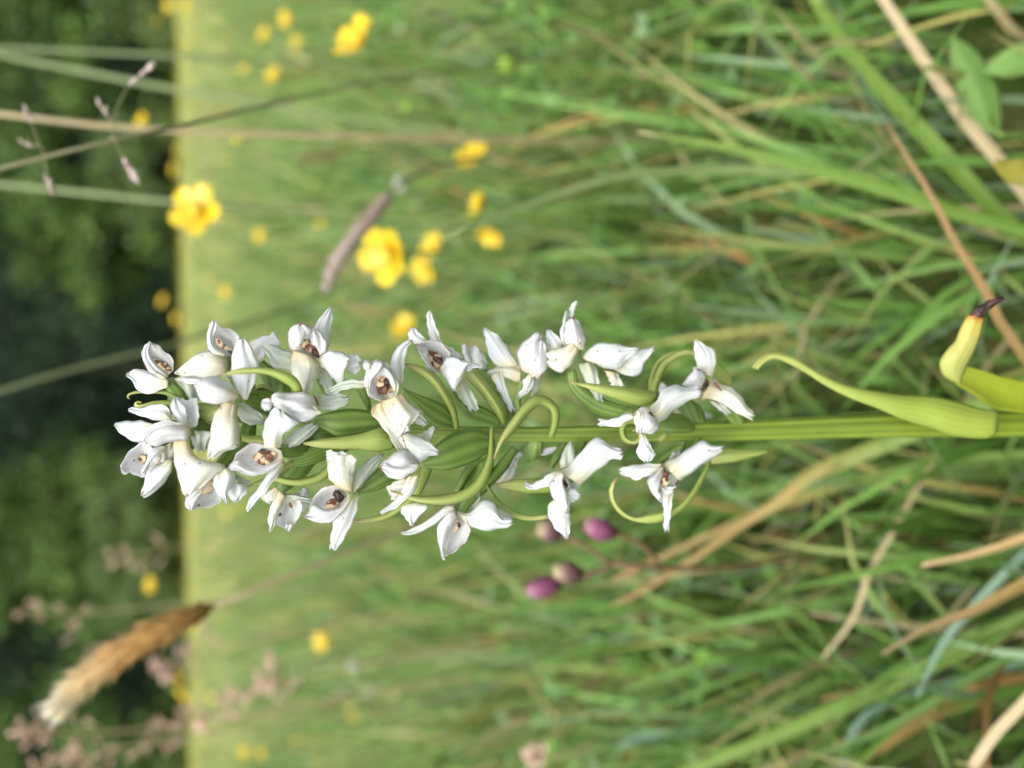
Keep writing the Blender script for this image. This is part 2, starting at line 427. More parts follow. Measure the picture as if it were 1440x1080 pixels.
def blades(name, r0, r1, n, hmin, hmax, wid, seed, far=0.0, half=48, segs=4, bendmax=1.1, keep=None):
    r = np.random.default_rng(seed)
    th = np.radians(r.uniform(-half, half, n)); rad = np.sqrt(r.uniform(r0 ** 2, r1 ** 2, n))
    # clumping
    cth = np.radians(r.uniform(-half, half, n // 14)); cr = np.sqrt(r.uniform(r0 ** 2, r1 ** 2, n // 14))
    pick = r.integers(0, n // 14, n); cl = r.uniform(size=n) < 0.6
    sig = np.interp(rad, [0.1, 2, 50], [0.012, 0.05, 0.5])
    x = np.where(cl, np.sin(cth[pick]) * cr[pick] + r.normal(0, 1, n) * sig, np.sin(th) * rad)
    y = np.where(cl, np.cos(cth[pick]) * cr[pick] + r.normal(0, 1, n) * sig, np.cos(th) * rad)
    ctone = r.uniform(.7, 1.3, n // 14)
    R = np.hypot(x, y)
    h = r.uniform(hmin, hmax, n) * r.uniform(.6, 1.0, n)
    if keep is not None:
        k = keep(x, y, h); x, y, h, pick, cl = x[k], y[k], h[k], pick[k], cl[k]; n = len(x)
    a = r.uniform(0, 2 * np.pi, n); bend = r.uniform(0.1, bendmax, n) ** 1.3
    col = pick_colors(r, n, far) * np.where(cl, ctone[pick], 1)[:, None]
    wv = r.uniform(.5, 1.0, n) * wid
    t = np.linspace(0, 1, segs + 1)
    dirx, diry = np.cos(a), np.sin(a)
    sx, sy = -np.sin(a + r.normal(0, .5, n)), np.cos(a + r.normal(0, .5, n))
    ang = bend[:, None] * t[None, :] * 1.5 + r.uniform(0, .35, n)[:, None]
    st = (h / segs)[:, None]
    dz = np.cos(ang) * st; dr = np.sin(ang) * st
    Z = np.concatenate([np.zeros((n, 1)), np.cumsum(dz[:, :-1], 1)], 1) - 0.004; Rr = np.concatenate([np.zeros((n, 1)), np.cumsum(dr[:, :-1], 1)], 1)
    Z = np.maximum(Z, 0.003 * (t > 0))
    wt = (1 - t ** 2.2) * 0.97 + 0.03
    X = x[:, None] + dirx[:, None] * Rr; Y = y[:, None] + diry[:, None] * Rr
    off = wv[:, None] * wt[None, :] / 2
    A = np.stack([X + sx[:, None] * off, Y + sy[:, None] * off, Z], -1); B = np.stack([X - sx[:, None] * off, Y - sy[:, None] * off, Z], -1)
    V = np.stack([A, B], 2).reshape(-1, 3)                        # n, segs+1, 2
    b = (np.arange(n) * (segs + 1) * 2)[:, None, None]; s = (np.arange(segs) * 2)[None, :, None]
    Fq = (b + s + np.array([0, 1, 3, 2])[None, None, :]).reshape(-1, 4)
    tipc = np.where(r.uniform(size=(n, 1)) < 0.22, np.array([[0.38, 0.29, 0.12]]), col)
    cc = col[:, None, :] * (1 - t[None, :, None] ** 3) + tipc[:, None, :] * t[None, :, None] ** 3
    C = np.repeat(cc, 2, axis=1).reshape(-1, 3)
    return V, Fq, C

def clear_view(x, y, h):
    """no sward between the lens and the orchid: keep low in front, short close behind"""
    top = CAM_H - 0.012
    lim = np.interp(y, [-1, 0.05, 0.11, 0.16, 0.22, 0.40, 0.9, 2.5], [0.03, 0.03, 0.04, 0.10, 0.12, 0.15, 0.20, top])
    r0 = np.hypot(x, y) > 0.02
    return (h < lim) & r0 & (y > 0.02)

def sward():
    A = blades('a', 0.10, 0.75, 17000, 0.03, 0.17, 0.0042, 1, 0.0, half=60, keep=clear_view)
    B = blades('b', 0.7, 2.6, 38000, 0.06, 0.22, 0.0055, 2, 0.10, half=52, keep=clear_view)
    C = blades('c', 2.5, 10, 52000, 0.10, 0.235, 0.013, 3, 0.45, half=48, segs=3, keep=clear_view)
    D = blades('d', 10, 46, 60000, 0.12, 0.235, 0.05, 4, 0.8, half=44, segs=2, bendmax=.8, keep=clear_view)
    for nm, (V, Fq, Cc), lab in (('grass', A, 'short mixed green and straw grass around the orchid'), ('grass', B, 'tangled green meadow grass behind the orchid'),
                                 ('grass', C, 'soft green grass in the middle of the meadow'), ('grass', D, 'pale yellowish grass of the far meadow below the wood')):
        o = mk(nm, V, Fq, M_GRASS, None, np.zeros(3), None, Cc); tag(o, lab, 'grass', None, 'stuff')
sward()

def herb_leaves():
    """clover-like and oval leaves low in the sward"""
    r = np.random.default_rng(21)
    n = 14000
    th = np.radians(r.uniform(-58, 58, n)); rad = np.sqrt(r.uniform(0.16 ** 2, 1.6 ** 2, n))
    k0 = r.uniform(size=n) < 0.45
    cth = np.radians(r.uniform(-55, 55, 260)); cr = np.sqrt(r.uniform(.18 ** 2, 1.6 ** 2, 260)); pk = r.integers(0, 260, n)
    x = np.where(k0, np.sin(th) * rad, np.sin(cth[pk]) * cr[pk] + r.normal(0, .022, n)); y = np.where(k0, np.cos(th) * rad, np.cos(cth[pk]) * cr[pk] + r.normal(0, .022, n))
    z = r.uniform(.008, .085, n) * np.interp(y, [0, .15, .3, 1], [.3, .6, .9, 1.2])
    ok = y > 0.24; x, y, z, pk = x[ok], y[ok], z[ok], pk[ok]; n = len(x)
    L = r.uniform(.005, .013, n)[:, None]; Wd = L * r.uniform(.35, .75, n)[:, None]
    a = r.uniform(0, 6.28, n); el = r.uniform(-.2, .7, n)
    d = np.stack([np.cos(a) * np.cos(el), np.sin(a) * np.cos(el), np.sin(el)], 1)
    sd = np.stack([-np.sin(a), np.cos(a), r.normal(0, .35, n)], 1)
    up = np.cross(d, sd)
    P = np.stack([x, y, z], 1)
    rim = [P + d * L * u + sd * Wd * v - up * Wd * (.25 * v * v * 4 - .1) for u, v in ((0, .04), (.2, .36), (.5, .5), (.8, .36), (1, 0), (.8, -.36), (.5, -.5), (.2, -.36))]
    V = np.stack(rim + [P + d * L * .5 - up * Wd * .12], 1).reshape(-1, 3)
    b = (np.arange(n) * 9)[:, None]
    Fq = np.concatenate([b + np.array([[j, (j + 1) % 8, 8]]) for j in range(8)])
    pal = np.array([(0.11, 0.23, 0.05), (0.16, 0.30, 0.10), (0.19, 0.36, 0.06), (0.22, 0.33, 0.16)])
    col = pal[r.integers(0, 4, n)] * r.uniform(.7, 1.3, (n, 1))
    o = mk('meadow_herb_leaves', V, Fq, M_GRASS, None, np.zeros(3), None, np.repeat(col, 9, axis=0))
    tag(o, 'small rounded green herb leaves low in the grass', 'leaves', None, 'stuff')
herb_leaves()

def far_buttercups():
    r = np.random.default_rng(31); n = 4200
    th = np.radians(r.uniform(-42, 42, n)); rad = np.sqrt(r.uniform(9 ** 2, 44 ** 2, n))
    P = np.stack([np.sin(th) * rad, np.cos(th) * rad, r.uniform(.15, .30, n)], 1)
    k = 6; a = np.linspace(0, 2 * np.pi, k, endpoint=False)
    tx = r.normal(0, .5, (n, 1)); ty = r.normal(-.4, .4, (n, 1)); R = r.uniform(.009, .014, (n, 1))
    ring = np.stack([R * np.cos(a), R * np.sin(a), R * (np.cos(a) * tx + np.sin(a) * ty) + 0.005 * (1 + 0 * a)], -1)
    V = np.concatenate([P[:, None, :], P[:, None, :] + ring], 1)
    # each flower stands on its stalk
    foot = np.stack([P * [1, 1, 0] + [0, 0, -.01], P * [1, 1, 0] + [.004, 0, -.01]], 1)
    V = np.concatenate([V, foot], 1).reshape(-1, 3)
    b = (np.arange(n) * (k + 3))[:, None]
    Ft = np.concatenate([b + np.array([[0, 1 + j, 1 + (j + 1) % k]]) for j in range(k)] + [b + np.array([[0, k + 1, k + 2]])])
    col = np.tile(np.array([(0.78, 0.55, 0.02)]), (n * (k + 3), 1)).reshape(n, k + 3, 3); col[:, k + 1:] = (.15, .25, .05)
    o = mk('buttercups', V, Ft, M_GRASS, None, np.zeros(3), None, col.reshape(-1, 3))
    tag(o, 'yellow haze of far-off buttercups below the wood', 'flowers', None, 'stuff')
far_buttercups()
# ------------------------------------------------------------------ the white orchid
M_WHITE = petal_mat('petal white', (0.85, 0.86, 0.865), (0.80, 0.77, 0.57), 0.30, 0.48)
M_CREAM = petal_mat('petal cream', (0.81, 0.81, 0.72), (0.74, 0.64, 0.42), 0.45, 0.42, 0.8)
M_SHEER = petal_mat('petal sheer', (0.72, 0.76, 0.68), (0.66, 0.68, 0.50), 0.4, 0.5)
M_HOOD = petal_mat('petal hood', (0.84, 0.83, 0.84), (0.78, 0.72, 0.56), 0.22, 0.5, 1.0)
M_BROWN = plain_mat('withered column', (0.018, 0.006, 0.004), (0.16, 0.055, 0.022), 900, 0.5, 0.4, 0.42, 0.66)
M_TAN = plain_mat('tan column', (0.12, 0.040, 0.016), (0.60, 0.46, 0.28), 1300, 0.6, 0.3, 0.42, 0.53)
M_BRACT = leaf_mat('bract', [(0.0, (0.30, 0.39, 0.085)), (0.5, (0.40, 0.48, 0.13)), (0.93, (0.52, 0.55, 0.20)), (1.0, (0.46, 0.34, 0.16))], 0.07, 5, 0.35)
M_OVARY = leaf_mat('ovary', [(0.0, (0.26, 0.38, 0.10)), (0.5, (0.15, 0.25, 0.045)), (1.0, (0.19, 0.30, 0.07))], 0.36, 8, 0.15, 0.45, 0.4, 0.5, relief=0.3)
M_STEM = leaf_mat('orchid stem', [(0.0, (0.23, 0.31, 0.025)), (0.45, (0.19, 0.27, 0.025)), (1.0, (0.24, 0.33, 0.07))], 0.34, 9, 0.05, 0.4, 0.45, 0.3, relief=0.3)
M_SHEATH = leaf_mat('stem leaf', [(0.0, (0.30, 0.37, 0.06)), (0.35, (0.28, 0.36, 0.06)), (0.8, (0.37, 0.43, 0.11)), (1.0, (0.44, 0.45, 0.13))], 0.05, 6, 0.3, 0.5, 0.3, 0.35)
M_YLEAF = leaf_mat('yellowed leaf', [(0.0, (0.42, 0.46, 0.12)), (0.6, (0.52, 0.50, 0.14)), (0.88, (0.58, 0.48, 0.12)), (0.97, (0.56, 0.24, 0.05)), (1.0, (0.10, 0.03, 0.02))], 0.04, 5, 0.3, 0.5, 0.3, 0.35, 380)
M_GLEAF = leaf_mat('green leaf base', [(0.0, (0.24, 0.30, 0.02)), (1.0, (0.31, 0.36, 0.035))], 0.06, 8, 0.25, 0.5, 0.3, 0.4, 120)
M_SCORCH = plain_mat('scorched leaf tip', (0.012, 0.008, 0.010), (0.14, 0.06, 0.06), 900, 0.45, 0.5, 0.42, 0.7)

def stem_c(px):
    return np.interp(px, [160, 250, 330, 450, 600, 750, 1000, 1250, 1440], [588, 586, 590, 598, 606, 612, 607, 598, 595])

# stem: traced centre line, carried on down to the soil along the lean
_pxs = np.array([235, 290, 350, 430, 520, 620, 720, 830, 940, 1060, 1200, 1330, 1440])
_w = np.interp(_pxs, [235, 330, 450, 600, 750, 1000, 1250, 1440], [8, 14, 22, 28, 34, 42, 42, 44])
SP = W(_pxs, stem_c(_pxs), SD(_pxs))
SR = _w / 2 / F * SD(_pxs)
_bz = np.array([0.055, 0.015, -0.008])
_last = SP[-1]
_ext = np.stack([np.full(3, _last[0]), D0 + math.tan(LEAN) * (_bz - CAM_H), _bz], 1)
SP = np.vstack([SP, _ext])[::-1]; SR = np.r_[SR, SR[-1] * 1.02, SR[-1] * 1.05, SR[-1] * 1.05][::-1]
ORB = np.array([SP[0][0], SP[0][1], 0.0])
orchid = empty('orchid', ORB)
tag(orchid, 'tall white flowering orchid with a ribbed green stem and dense flower spike', 'orchid')
SPf = resample(SP, 60); SRf = np.interp(np.linspace(0, 1, 60), np.linspace(0, 1, len(SR)), SR)
V, Fc, uv = tube(SPf, SRf, 28, True)
_c = np.repeat(SPf, 28, axis=0); _a = np.tile(np.linspace(0, 2 * np.pi, 28, endpoint=False), 60)
V = _c + (V - _c) * (1 + 0.055 * np.cos(_a * 7 + np.repeat(np.linspace(0, 1.2, 60), 28)))[:, None]      # ribs
mk('stem', V, Fc, M_STEM, orchid, ORB, uv)

def surf_pts(L, R, off, o0, o1, bulge, tilt=0.0, n=18, m=11, rough=1.0, seed=0):
    L = resample(pts(L), n); R = resample(pts(R), n)
    r = np.random.default_rng(seed)
    s = np.linspace(0, 1, m)[None, :]; t = np.linspace(0, 1, n)[:, None]
    X = L[:, :1] * (1 - s) + R[:, :1] * s; Y = L[:, 1:2] * (1 - s) + R[:, 1:2] * s
    wid = np.hypot(L[:, 0] - R[:, 0], L[:, 1] - R[:, 1])
    dref = float(SD(np.mean(X)))
    prof = np.clip(wid / (wid.max() + 1e-6), 0, 1)[:, None]
    O = o0 * (1 - t) + o1 * t - bulge * (1 - (2 * s - 1) ** 2) * prof + tilt * (s - 0.5) * prof
    # gentle natural waviness, stronger towards the rim
    ph = r.uniform(0, 6.28, 6)
    edge = np.abs(2 * s - 1) ** 2
    O = O + rough * prof * (0.28 * np.sin(t * 7 + ph[0] + s * 2) * edge + 0.16 * np.sin(t * 4 + s * 9 + ph[1]) + 0.10 * np.sin(s * 15 + t * 3 + ph[2]))
    X = X + rough * edge * 0.5 * np.sin(t * 23 + ph[3] + s); Y = Y + rough * edge * 0.5 * np.sin(t * 19 + ph[4] - s)
    rag = rough * np.clip((t - 0.72) / 0.28, 0, 1) ** 2 * 1.5 * min(1.0, wid[-1] / 9)
    T = np.gradient((L + R) / 2, axis=0); T /= np.linalg.norm(T, axis=1, keepdims=True) + 1e-6
    jag = np.sin(s * 11 + ph[5]) + 0.7 * np.sin(s * 23 + ph[0])
    X = X + rag * jag * T[:, :1]; Y = Y + rag * jag * T[:, 1:]
    O = O + rough * 0.30 * np.clip((t - 0.6) / 0.4, 0, 1) * np.sin(s * 13 + ph[1])
    D = dref + (off + O) / 1000.0
    # keep the traced outline: scale about the reference depth is implied by W()
    return W(X, Y, D)

CNT = [0]
def surf(name, parent, L, R, off, o0, o1, bulge, mat, tilt=0.0, thick=0.00022, n=20, m=11, rough=1.25):
    CNT[0] += 1
    G = surf_pts(L, R, off, o0, o1, bulge, tilt, n, m, rough, CNT[0])
    V, Fc, uv = sheet(G, thick)
    return mk(name, V, Fc, mat, parent, G[0, m // 2], uv)

def ribbon_LR(P, w):
    """pixel midline + widths -> left and right edges"""
    P = resample(pts(P), 22)
    w = np.interp(np.linspace(0, 1, 22), np.linspace(0, 1, len(w)), w)
    T = np.gradient(P[:, :2], axis=0); T /= np.linalg.norm(T, axis=1, keepdims=True) + 1e-9
    Nn = np.stack([-T[:, 1], T[:, 0]], 1)
    return P[:, :2] + Nn * w[:, None] / 2, P[:, :2] - Nn * w[:, None] / 2

def rib(name, parent, P, w, off, o0, o1, mat, fold=0.8, thick=0.0003, tilt=0.0):
    L, R = ribbon_LR(P, w)
    CNT[0] += 1
    G = surf_pts(L, R, off, o0, o1, fold, tilt, 26, 7, 0.4, CNT[0])
    V, Fc, uv = sheet(G, thick)
    return mk(name, V, Fc, mat, parent, G[0, 3], uv)

def body(name, parent, L, R, off, o0, o1, mat, fat=0.5, k=12, n=18, lump=0.0):
    """a rounded solid (ovary, column) whose outline is the two traced edges"""
    L = resample(pts(L), n); R = resample(pts(R), n)
    c = (L + R) / 2
    if lump:
        tp = np.sin(np.pi * np.linspace(0.004, 0.996, n))[:, None] ** 0.55; L = c + (L - c) * tp * 1.15; R = c + (R - c) * tp * 1.15
    h = np.hypot(L[:, 0] - R[:, 0], L[:, 1] - R[:, 1]) / 2
    d = float(SD(np.mean(c[:, 0]))) + (off + np.linspace(o0, o1, n)) / 1000
    V = []; uv = []
    a = np.linspace(0, 2 * np.pi, k, endpoint=False)
    for i in range(n):
        ca, sa = np.cos(a), np.sin(a)
        rid = 1 + 0.07 * np.cos(5 * a + i * 0.16)
        xy = c[i] + (R[i] - L[i]) / 2 * (ca * rid)[:, None]
        dd = d[i] - sa * h[i] * fat / F * d[i] * rid
        V.append(W(xy[:, 0], xy[:, 1], dd)); uv += [(j / k, i / (n - 1)) for j in range(k)]
    V = np.vstack(V); fs = []
    if lump:
        rr = np.random.default_rng(int(c[0, 0] * 7 + c[0, 1])); ctr = np.repeat(V.reshape(n, k, 3).mean(1), k, axis=0)
        V = ctr + (V - ctr) * (1 + lump * rr.uniform(-1, 1, len(V)))[:, None]
    for i in range(n - 1):
        for j in range(k): fs.append((i * k + j, (i + 1) * k + j, (i + 1) * k + (j + 1) % k, i * k + (j + 1) % k))
    fs.append(tuple(range(k))); fs.append(tuple((n - 1) * k + j for j in range(k))[::-1])
    return mk(name, V, fs, mat, parent, V[0], uv)

MATS = {'w': M_WHITE, 'c': M_CREAM, 's': M_SHEER, 'h': M_HOOD, 'b': M_BROWN, 't': M_TAN, 'o': M_OVARY, 'g': M_BRACT}

def flower(off, throat, pieces, tail=45, label=None):
    """a flower is its ovary tube (from the stem to the throat) with hood, sepals, lip, column as sub-parts"""
    tx, ty = throat
    sx = tx + tail; sy = float(stem_c(sx))
    side = np.sign(ty - sy) * 6
    q = resample(np.array([[sx, sy + side, 0], [(sx + tx) / 2 + 8, (sy + ty) / 2 + side, off * 0.55 + 1.5], [tx, ty, off + 1.0]]), 10)
    P = W(q[:, 0], q[:, 1], SD(q[:, 0]) + q[:, 2] / 1000)
    R = np.interp(np.linspace(0, 1, 10), [0, 0.3, 0.7, 1], [0.0010, 0.0017, 0.0016, 0.0009])
    ov = [pc for pc in pieces if pc[0] == 'ovary']
    if ov:
        pc = ov[0]; fl = body('flower', orchid, pc[2], pc[3], off, pc[4], pc[5], M_OVARY, pc[6], 16)
    else:
        V, fs, uv = tube(P, R, 10); fl = mk('flower', V, fs, M_OVARY, orchid, P[0], uv)
    for pc in pieces:
        if pc[0] == 'ovary': continue
        kind, mt, L, R_, o0, o1, bu = pc[:7]
        tilt = pc[7] if len(pc) > 7 else 0.0
        if kind in ('column', 'ovary'):
            body(kind, fl, L, R_, off, o0, o1, MATS[mt], bu * (0.55 if mt == 't' else 0.8), 16, 18, 0.24)
        else:
            surf(kind, fl, L, R_, off, o0, o1, bu, MATS[mt], tilt)
    return fl

# F1  top, on the upper flank
flower(-2, (238, 536), [
 ('sepal', 'w', "236,534 213,525 200,519 188,520 178,525", "236,543 220,551 205,554 195,550 186,537 178,528", 0, 1.5, 0.6),
 ('hood', 'h', "230,533 212,524 205,515 200,500 203,487 210,481", "243,521 244,512 240,501 232,496 223,486 214,482", 0, -2, -2.2),
 ('petal', 'w', "231,534 213,525 205,515 200,500 203,487 210,481", "238,529 224,517 215,505 211,495 212,486 213,482", -1, -2.6, 0.7),
 ('column', 't', "212,501 220,511 232,521 241,524", "215,502 227,509 235,512 242,519", 0.4, 0.2, 0.5),
 ('lip', 's', "243,533 246,545 254,560 262,566", "262,533 275,540 280,556 278,566", 0.5, 2.5, 0.6),
 ('sepal', 'w', "246,532 262,528 280,530 292,534", "246,534 258,538 275,541 290,540", -0.5, -1, 0.5),
], 12)
# F2
flower(-4, (322, 503), [
 ('hood', 'h', "318,502 300,498 293,488 291,478 292,466 295,456 298,451", "330,500 335,484 337,475 330,467 322,463 312,461 306,457 304,452", 0.6, -1.5, -2.2),
 ('petal', 'w', "316,501 300,497 293,488 291,478 292,466 295,456 298,451", "318,497 306,488 302,480 302,470 305,461 306,455 304,451", -1.4, -2.4, 0.8),
 ('column', 't', "301,474 305,484 314,491 326,494", "307,473 311,479 318,486 327,489", 0.6, 0.4, 0.45),
 ('column', 'b', "319,492 323,494 327,493", "322,497 326,498 328,494", 0.1, 0.1, 0.6),
 ('lip', 'c', "320,505 312,498 300,493 288,493 275,498 262,508 252,518 246,524", "322,512 318,524 305,531 290,533 275,531 262,530 252,528 246,526", 0, -0.5, 2.0),
 ('sepal', 's', "322,506 316,520 312,528 322,533", "330,506 330,518 330,527 326,533", 0.8, 2, 0.4),
], 25)
# F3 behind, ruffled
flower(4, (365, 512), [
 ('lip', 'w', "349,483 362,475 378,471 384,466 390,473 395,481", "365,515 373,503 379,494 386,489 391,488 395,485", 0, -1.5, 0.8),
 ('sepal', 'w', "352,484 348,492 352,503 358,510", "362,478 366,490 367,503 365,513", 0.5, 0.8, 0.5),
], 40)
# F4 front, hood facing, lip hanging down
flower(-10, (334, 557), [
 ('sepal', 'w', "342,562 336,552 328,535 325,515 327,497 333,481 339,475", "347,562 354,548 361,530 364,517 363,508 355,491 347,478 342,475", 0.5, 0.5, 1.0),
 ('hood', 'h', "336,553 330,545 318,535 305,530 292,529 280,535 274,542", "335,560 320,566 305,568 290,567 281,562 277,551 273,545", 0, -2.0, 2.4),
 ('column', 'b', "306,551 313,552 322,557 329,561", "308,555 315,561 322,563 329,562", -1.6, -0.2, 0.5),
 ('lip', 'c', "318,564 309,572 301,583 297,600 295,618 292,630 290,643", "333,567 334,585 337,605 337,624 330,632 314,636 300,645", -0.3, -2, 1.6),
 ('sepal', 's', "338,562 352,570 365,580 371,590", "334,578 340,592 355,598 370,595", 1.0, 2, 0.5),
], 55)
# F5 upper flank, open hood
flower(-7, (447, 503), [
 ('sepal', 'w', "452,488 442,462 450,447 457,438 463,433", "461,494 464,480 465,465 467,448 468,434", 1.2, 2.4, 0.5),
 ('sepal', 's', "415,500 405,493 390,487 376,482 369,486", "412,522 396,520 383,517 378,505 369,492", 1.0, 2.0, 0.8),
 ('hood', 'h', "434,503 412,494 406,481 406,468 411,459 418,455", "448,504 457,496 460,487 456,475 449,466 438,460 424,455", 0.3, -2.5, -2.4),
 ('petal', 'h', "424,492 412,493 406,481 406,468 411,459 419,455", "427,478 430,474 434,470 440,467 436,461 425,456", -1.6, -2.8, 1.1),
 ('petal', 'h', "450,502 458,495 460,486 456,475 449,466 442,461", "447,492 444,488 438,483 435,476 436,468 438,462", -1.0, -2.4, 0.7),
 ('column', 't', "446,503 436,495 424,489 423,482", "449,494 440,487 434,478 428,475", -0.2, 0.4, 0.4),
 ('column', 'b', "436,497 440,492 447,490", "444,503 448,501 450,496", -0.7, -0.7, 0.5),
 ('lip', 'c', "412,493 408,510 410,530 413,552", "438,500 450,513 446,528 437,553", -0.8, -0.3, 1.5),
 ('lip', 'w', "447,505 456,494 467,492 480,495 488,499 491,503", "449,514 460,522 468,532 476,541 483,540 487,512", -0.9, -1.8, 1.0),
 ('lip', 'w', "487,500 495,497 503,499 507,505", "487,523 494,526 502,524 507,518", -0.6, -0.4, 0.4),
 ('sepal', 's', "450,513 448,532 452,546 458,556", "466,524 472,540 480,553 477,560", 1.2, 2.2, 0.6),
 ('ovary', 'o', "444,534 450,546 459,562", "449,531 457,546 465,558", 1.6, 3.0, 0.8),
], 70)
# F6 front, crown of the spike, seen from its back
flower(-8, (267, 603), [
 ('sepal', 'w', "240,596 222,592 210,589 198,585 184,580 181,577", "242,588 234,572 218,568 202,573 188,572 181,575", 0.6, 1.5, 0.7),
 ('sepal', 'w', "213,609 202,622 190,621 178,616 164,604 161,599", "216,598 203,592 185,592 168,593 162,596", 0.8, 1.5, 0.8),
 ('sepal', 'w', "261,601 249,592 241,581 240,570 243,560", "268,602 276,598 279,588 279,575 277,561", -0.2, 1.0, -1.2),
 ('petal', 'w', "262,600 250,590 241,579 240,569 244,560", "266,600 263,588 261,578 256,567 247,560", -0.7, 0.4, 0.4),
 ('hood', 'h', "268,601 262,597 250,594 236,590 222,594 212,600 204,610 201,618", "268,611 262,619 250,620 238,622 225,627 212,627 203,624", -0.4, -1.6, 2.6),
 ('petal', 'w', "260,597 248,594 235,590 222,594 211,600 204,610 201,619", "252,596 240,597 230,601 220,607 213,614 209,622 206,624", -2.2, -2.4, 0.3),
 ('sepal', 's', "268,605 270,622 276,636", "284,606 297,608 292,632", 0.8, 1.8, 0.6),
 ('lip', 'c', "244,618 244,645 250,670 256,690 262,698", "266,616 270,633 280,644 300,650 318,655 300,672 270,697", -0.2, -0.6, 1.8),
], 45)
# F7 lowest of the crown, facing outwards
flower(-3, (232, 645), [
 ('hood', 'h', "225,644 212,628 200,622 188,630 178,640 171,652 170,657", "218,660 202,671 192,668 182,664 176,667 171,661", 0.5, -1.5, -1.8),
 ('column', 't', "206,638 198,640 190,648", "206,649 199,652 192,651", 0.9, 1.3, 0.3),
 ('petal', 'w', "233,627 214,630 207,645 203,655 198,662", "233,631 226,640 215,652 208,662 202,671", -1.2, -1.9, 0.8),
 ('sepal', 'c', "243,621 244,640 242,652", "229,628 222,645 224,656", 0.3, 0.2, 0.4),
 ('lip', 'w', "238,645 225,652 212,660 206,668 202,680 198,694", "243,648 242,660 236,673 225,686 213,695 202,700", -0.6, -0.5, 1.1),
], 40)
# F8
flower(-7, (302, 668), [
 ('hood', 'h', "297,668 285,682 268,693 261,706 263,714 269,717", "303,680 311,702 303,710 290,714 278,714 271,717", 0.4, -1.5, -1.3),
 ('petal', 'w', "285,683 270,690 261,703 262,712 268,717", "286,692 281,700 279,706 275,712 270,717", -1.2, -2.0, 0.8),
 ('column', 't', "298,668 288,680 279,694", "301,676 299,690 288,697", 0.2, 0.8, 0.3),
 ('column', 'b', "294,668 298,666 301,668", "295,673 298,675 301,673", -0.2, -0.2, 0.4),
 ('lip', 'w', "300,663 299,680 304,692 314,702 319,708", "322,656 330,662 333,670 328,682 321,691 320,707", -1, -1.8, 1.2),
 ('lip', 'w', "323,681 320,694 325,702 330,707", "337,679 346,682 348,690 340,699 333,706", -0.2, -0.3, 0.7),
 ('sepal', 's', "330,664 335,668 344,672 351,676", "330,676 337,681 345,682 351,680", 0.6, 0.9, 0.4),
], 50)
# F9 front, hood cupped, lip thrown back upwards
flower(-12, (394, 634), [
 ('sepal', 's', "396,622 410,608 425,600 438,594", "399,639 415,629 432,617 449,600", 1.2, 2.4, 0.6),
 ('sepal', 'w', "388,652 372,672 360,690 350,703 346,715", "402,648 396,662 385,676 375,690 365,702 349,720", 0.8, 1.6, 0.8),
 ('hood', 'h', "396,634 384,629 370,625 358,622 345,628 335,636 329,646 323,654", "398,647 388,655 375,664 360,668 345,666 333,661 324,659", 0.3, -1.5, -2.0),
 ('petal', 'h', "394,648 385,653 372,658 358,657 345,652 334,645 326,651", "397,646 389,656 375,665 360,669 345,667 333,661 324,660", -1.2, -2.6, 0.8),
 ('column', 't', "354,640 362,636 374,634 388,633", "356,648 364,652 376,652 389,644", 0.9, 0.3, 0.3),
 ('column', 'b', "362,634 368,632 375,632", "364,637 370,639 375,637", -0.1, -0.1, 0.6),
 ('column', 'b', "330,650 333,655 333,661", "328,652 329,657 331,661", -1.5, -1.5, 0.4),
 ('lip', 'w', "371,630 369,612 373,593 380,580 387,572", "396,630 400,613 410,603 421,594 402,583", -0.5, -2.0, 1.8),
], 60)
# F10 front, bud-like hood seen from the side
flower(-11, (447, 574), [
 ('sepal', 's', "444,553 460,556 477,552 483,556 490,557", "446,576 465,577 480,573 487,568 492,563", 0.7, 1.4, 0.5),
 ('hood', 'h', "447,572 441,560 430,553 415,551 400,553 390,550 382,555 380,561", "454,580 440,589 425,594 413,588 400,579 388,573 380,566", 0, -1.5, 2.6),
 ('petal', 'w', "384,560 375,560 369,562 367,568", "383,574 377,578 371,577 367,571", -0.4, -1.0, 0.8),
 ('petal', 'w', "447,575 436,569 424,566 412,568", "453,580 440,588 426,593 412,586", -2.2, -2.8, 0.6),
 ('column', 'b', "440,556 444,564 447,572", "442,555 446,563 449,572", -0.6, -0.4, 0.6),
 ('ovary', 'o', "437,592 450,583 470,577 495,574 520,578 545,587", "438,594 460,606 475,613 500,611 525,606 548,598", 1.5, 5.5, 0.6),
], 80)
# F11 lower flank
flower(-1, (392, 690), [
 ('sepal', 'c', "389,683 378,690 367,698 371,704", "388,692 385,699 381,708 376,708", 0.7, 1.2, 0.4),
 ('petal', 'c', "388,685 383,705 378,722 377,735 379,747", "401,698 397,712 390,726 387,737 381,747", -0.8, -1.2, 0.8),
 ('hood', 'w', "394,695 391,715 388,733 396,741 405,746", "415,697 422,705 424,715 420,728 408,746", 0.2, -1, -1.4),
 ('petal', 'w', "400,738 402,741 403,745 404,747", "413,736 412,741 410,745 407,747", -0.8, -1.0, 0.4),
 ('sepal', 'w', "416,696 424,688 431,685", "422,726 431,712 433,694", 0.8, 1.2, 0.6),
 ('petal', 's', "397,694 412,694 425,698 438,701", "398,701 414,702 425,705 438,707", -0.9, -0.2, 0.4),
 ('column', 'b', "405,709 408,707 411,710", "407,713 410,714 412,713", -0.2, -0.2, 0.5),
 ('column', 'b', "392,722 395,721 397,722", "391,726 394,726 396,725", -0.4, -0.4, 0.5),
], 55)
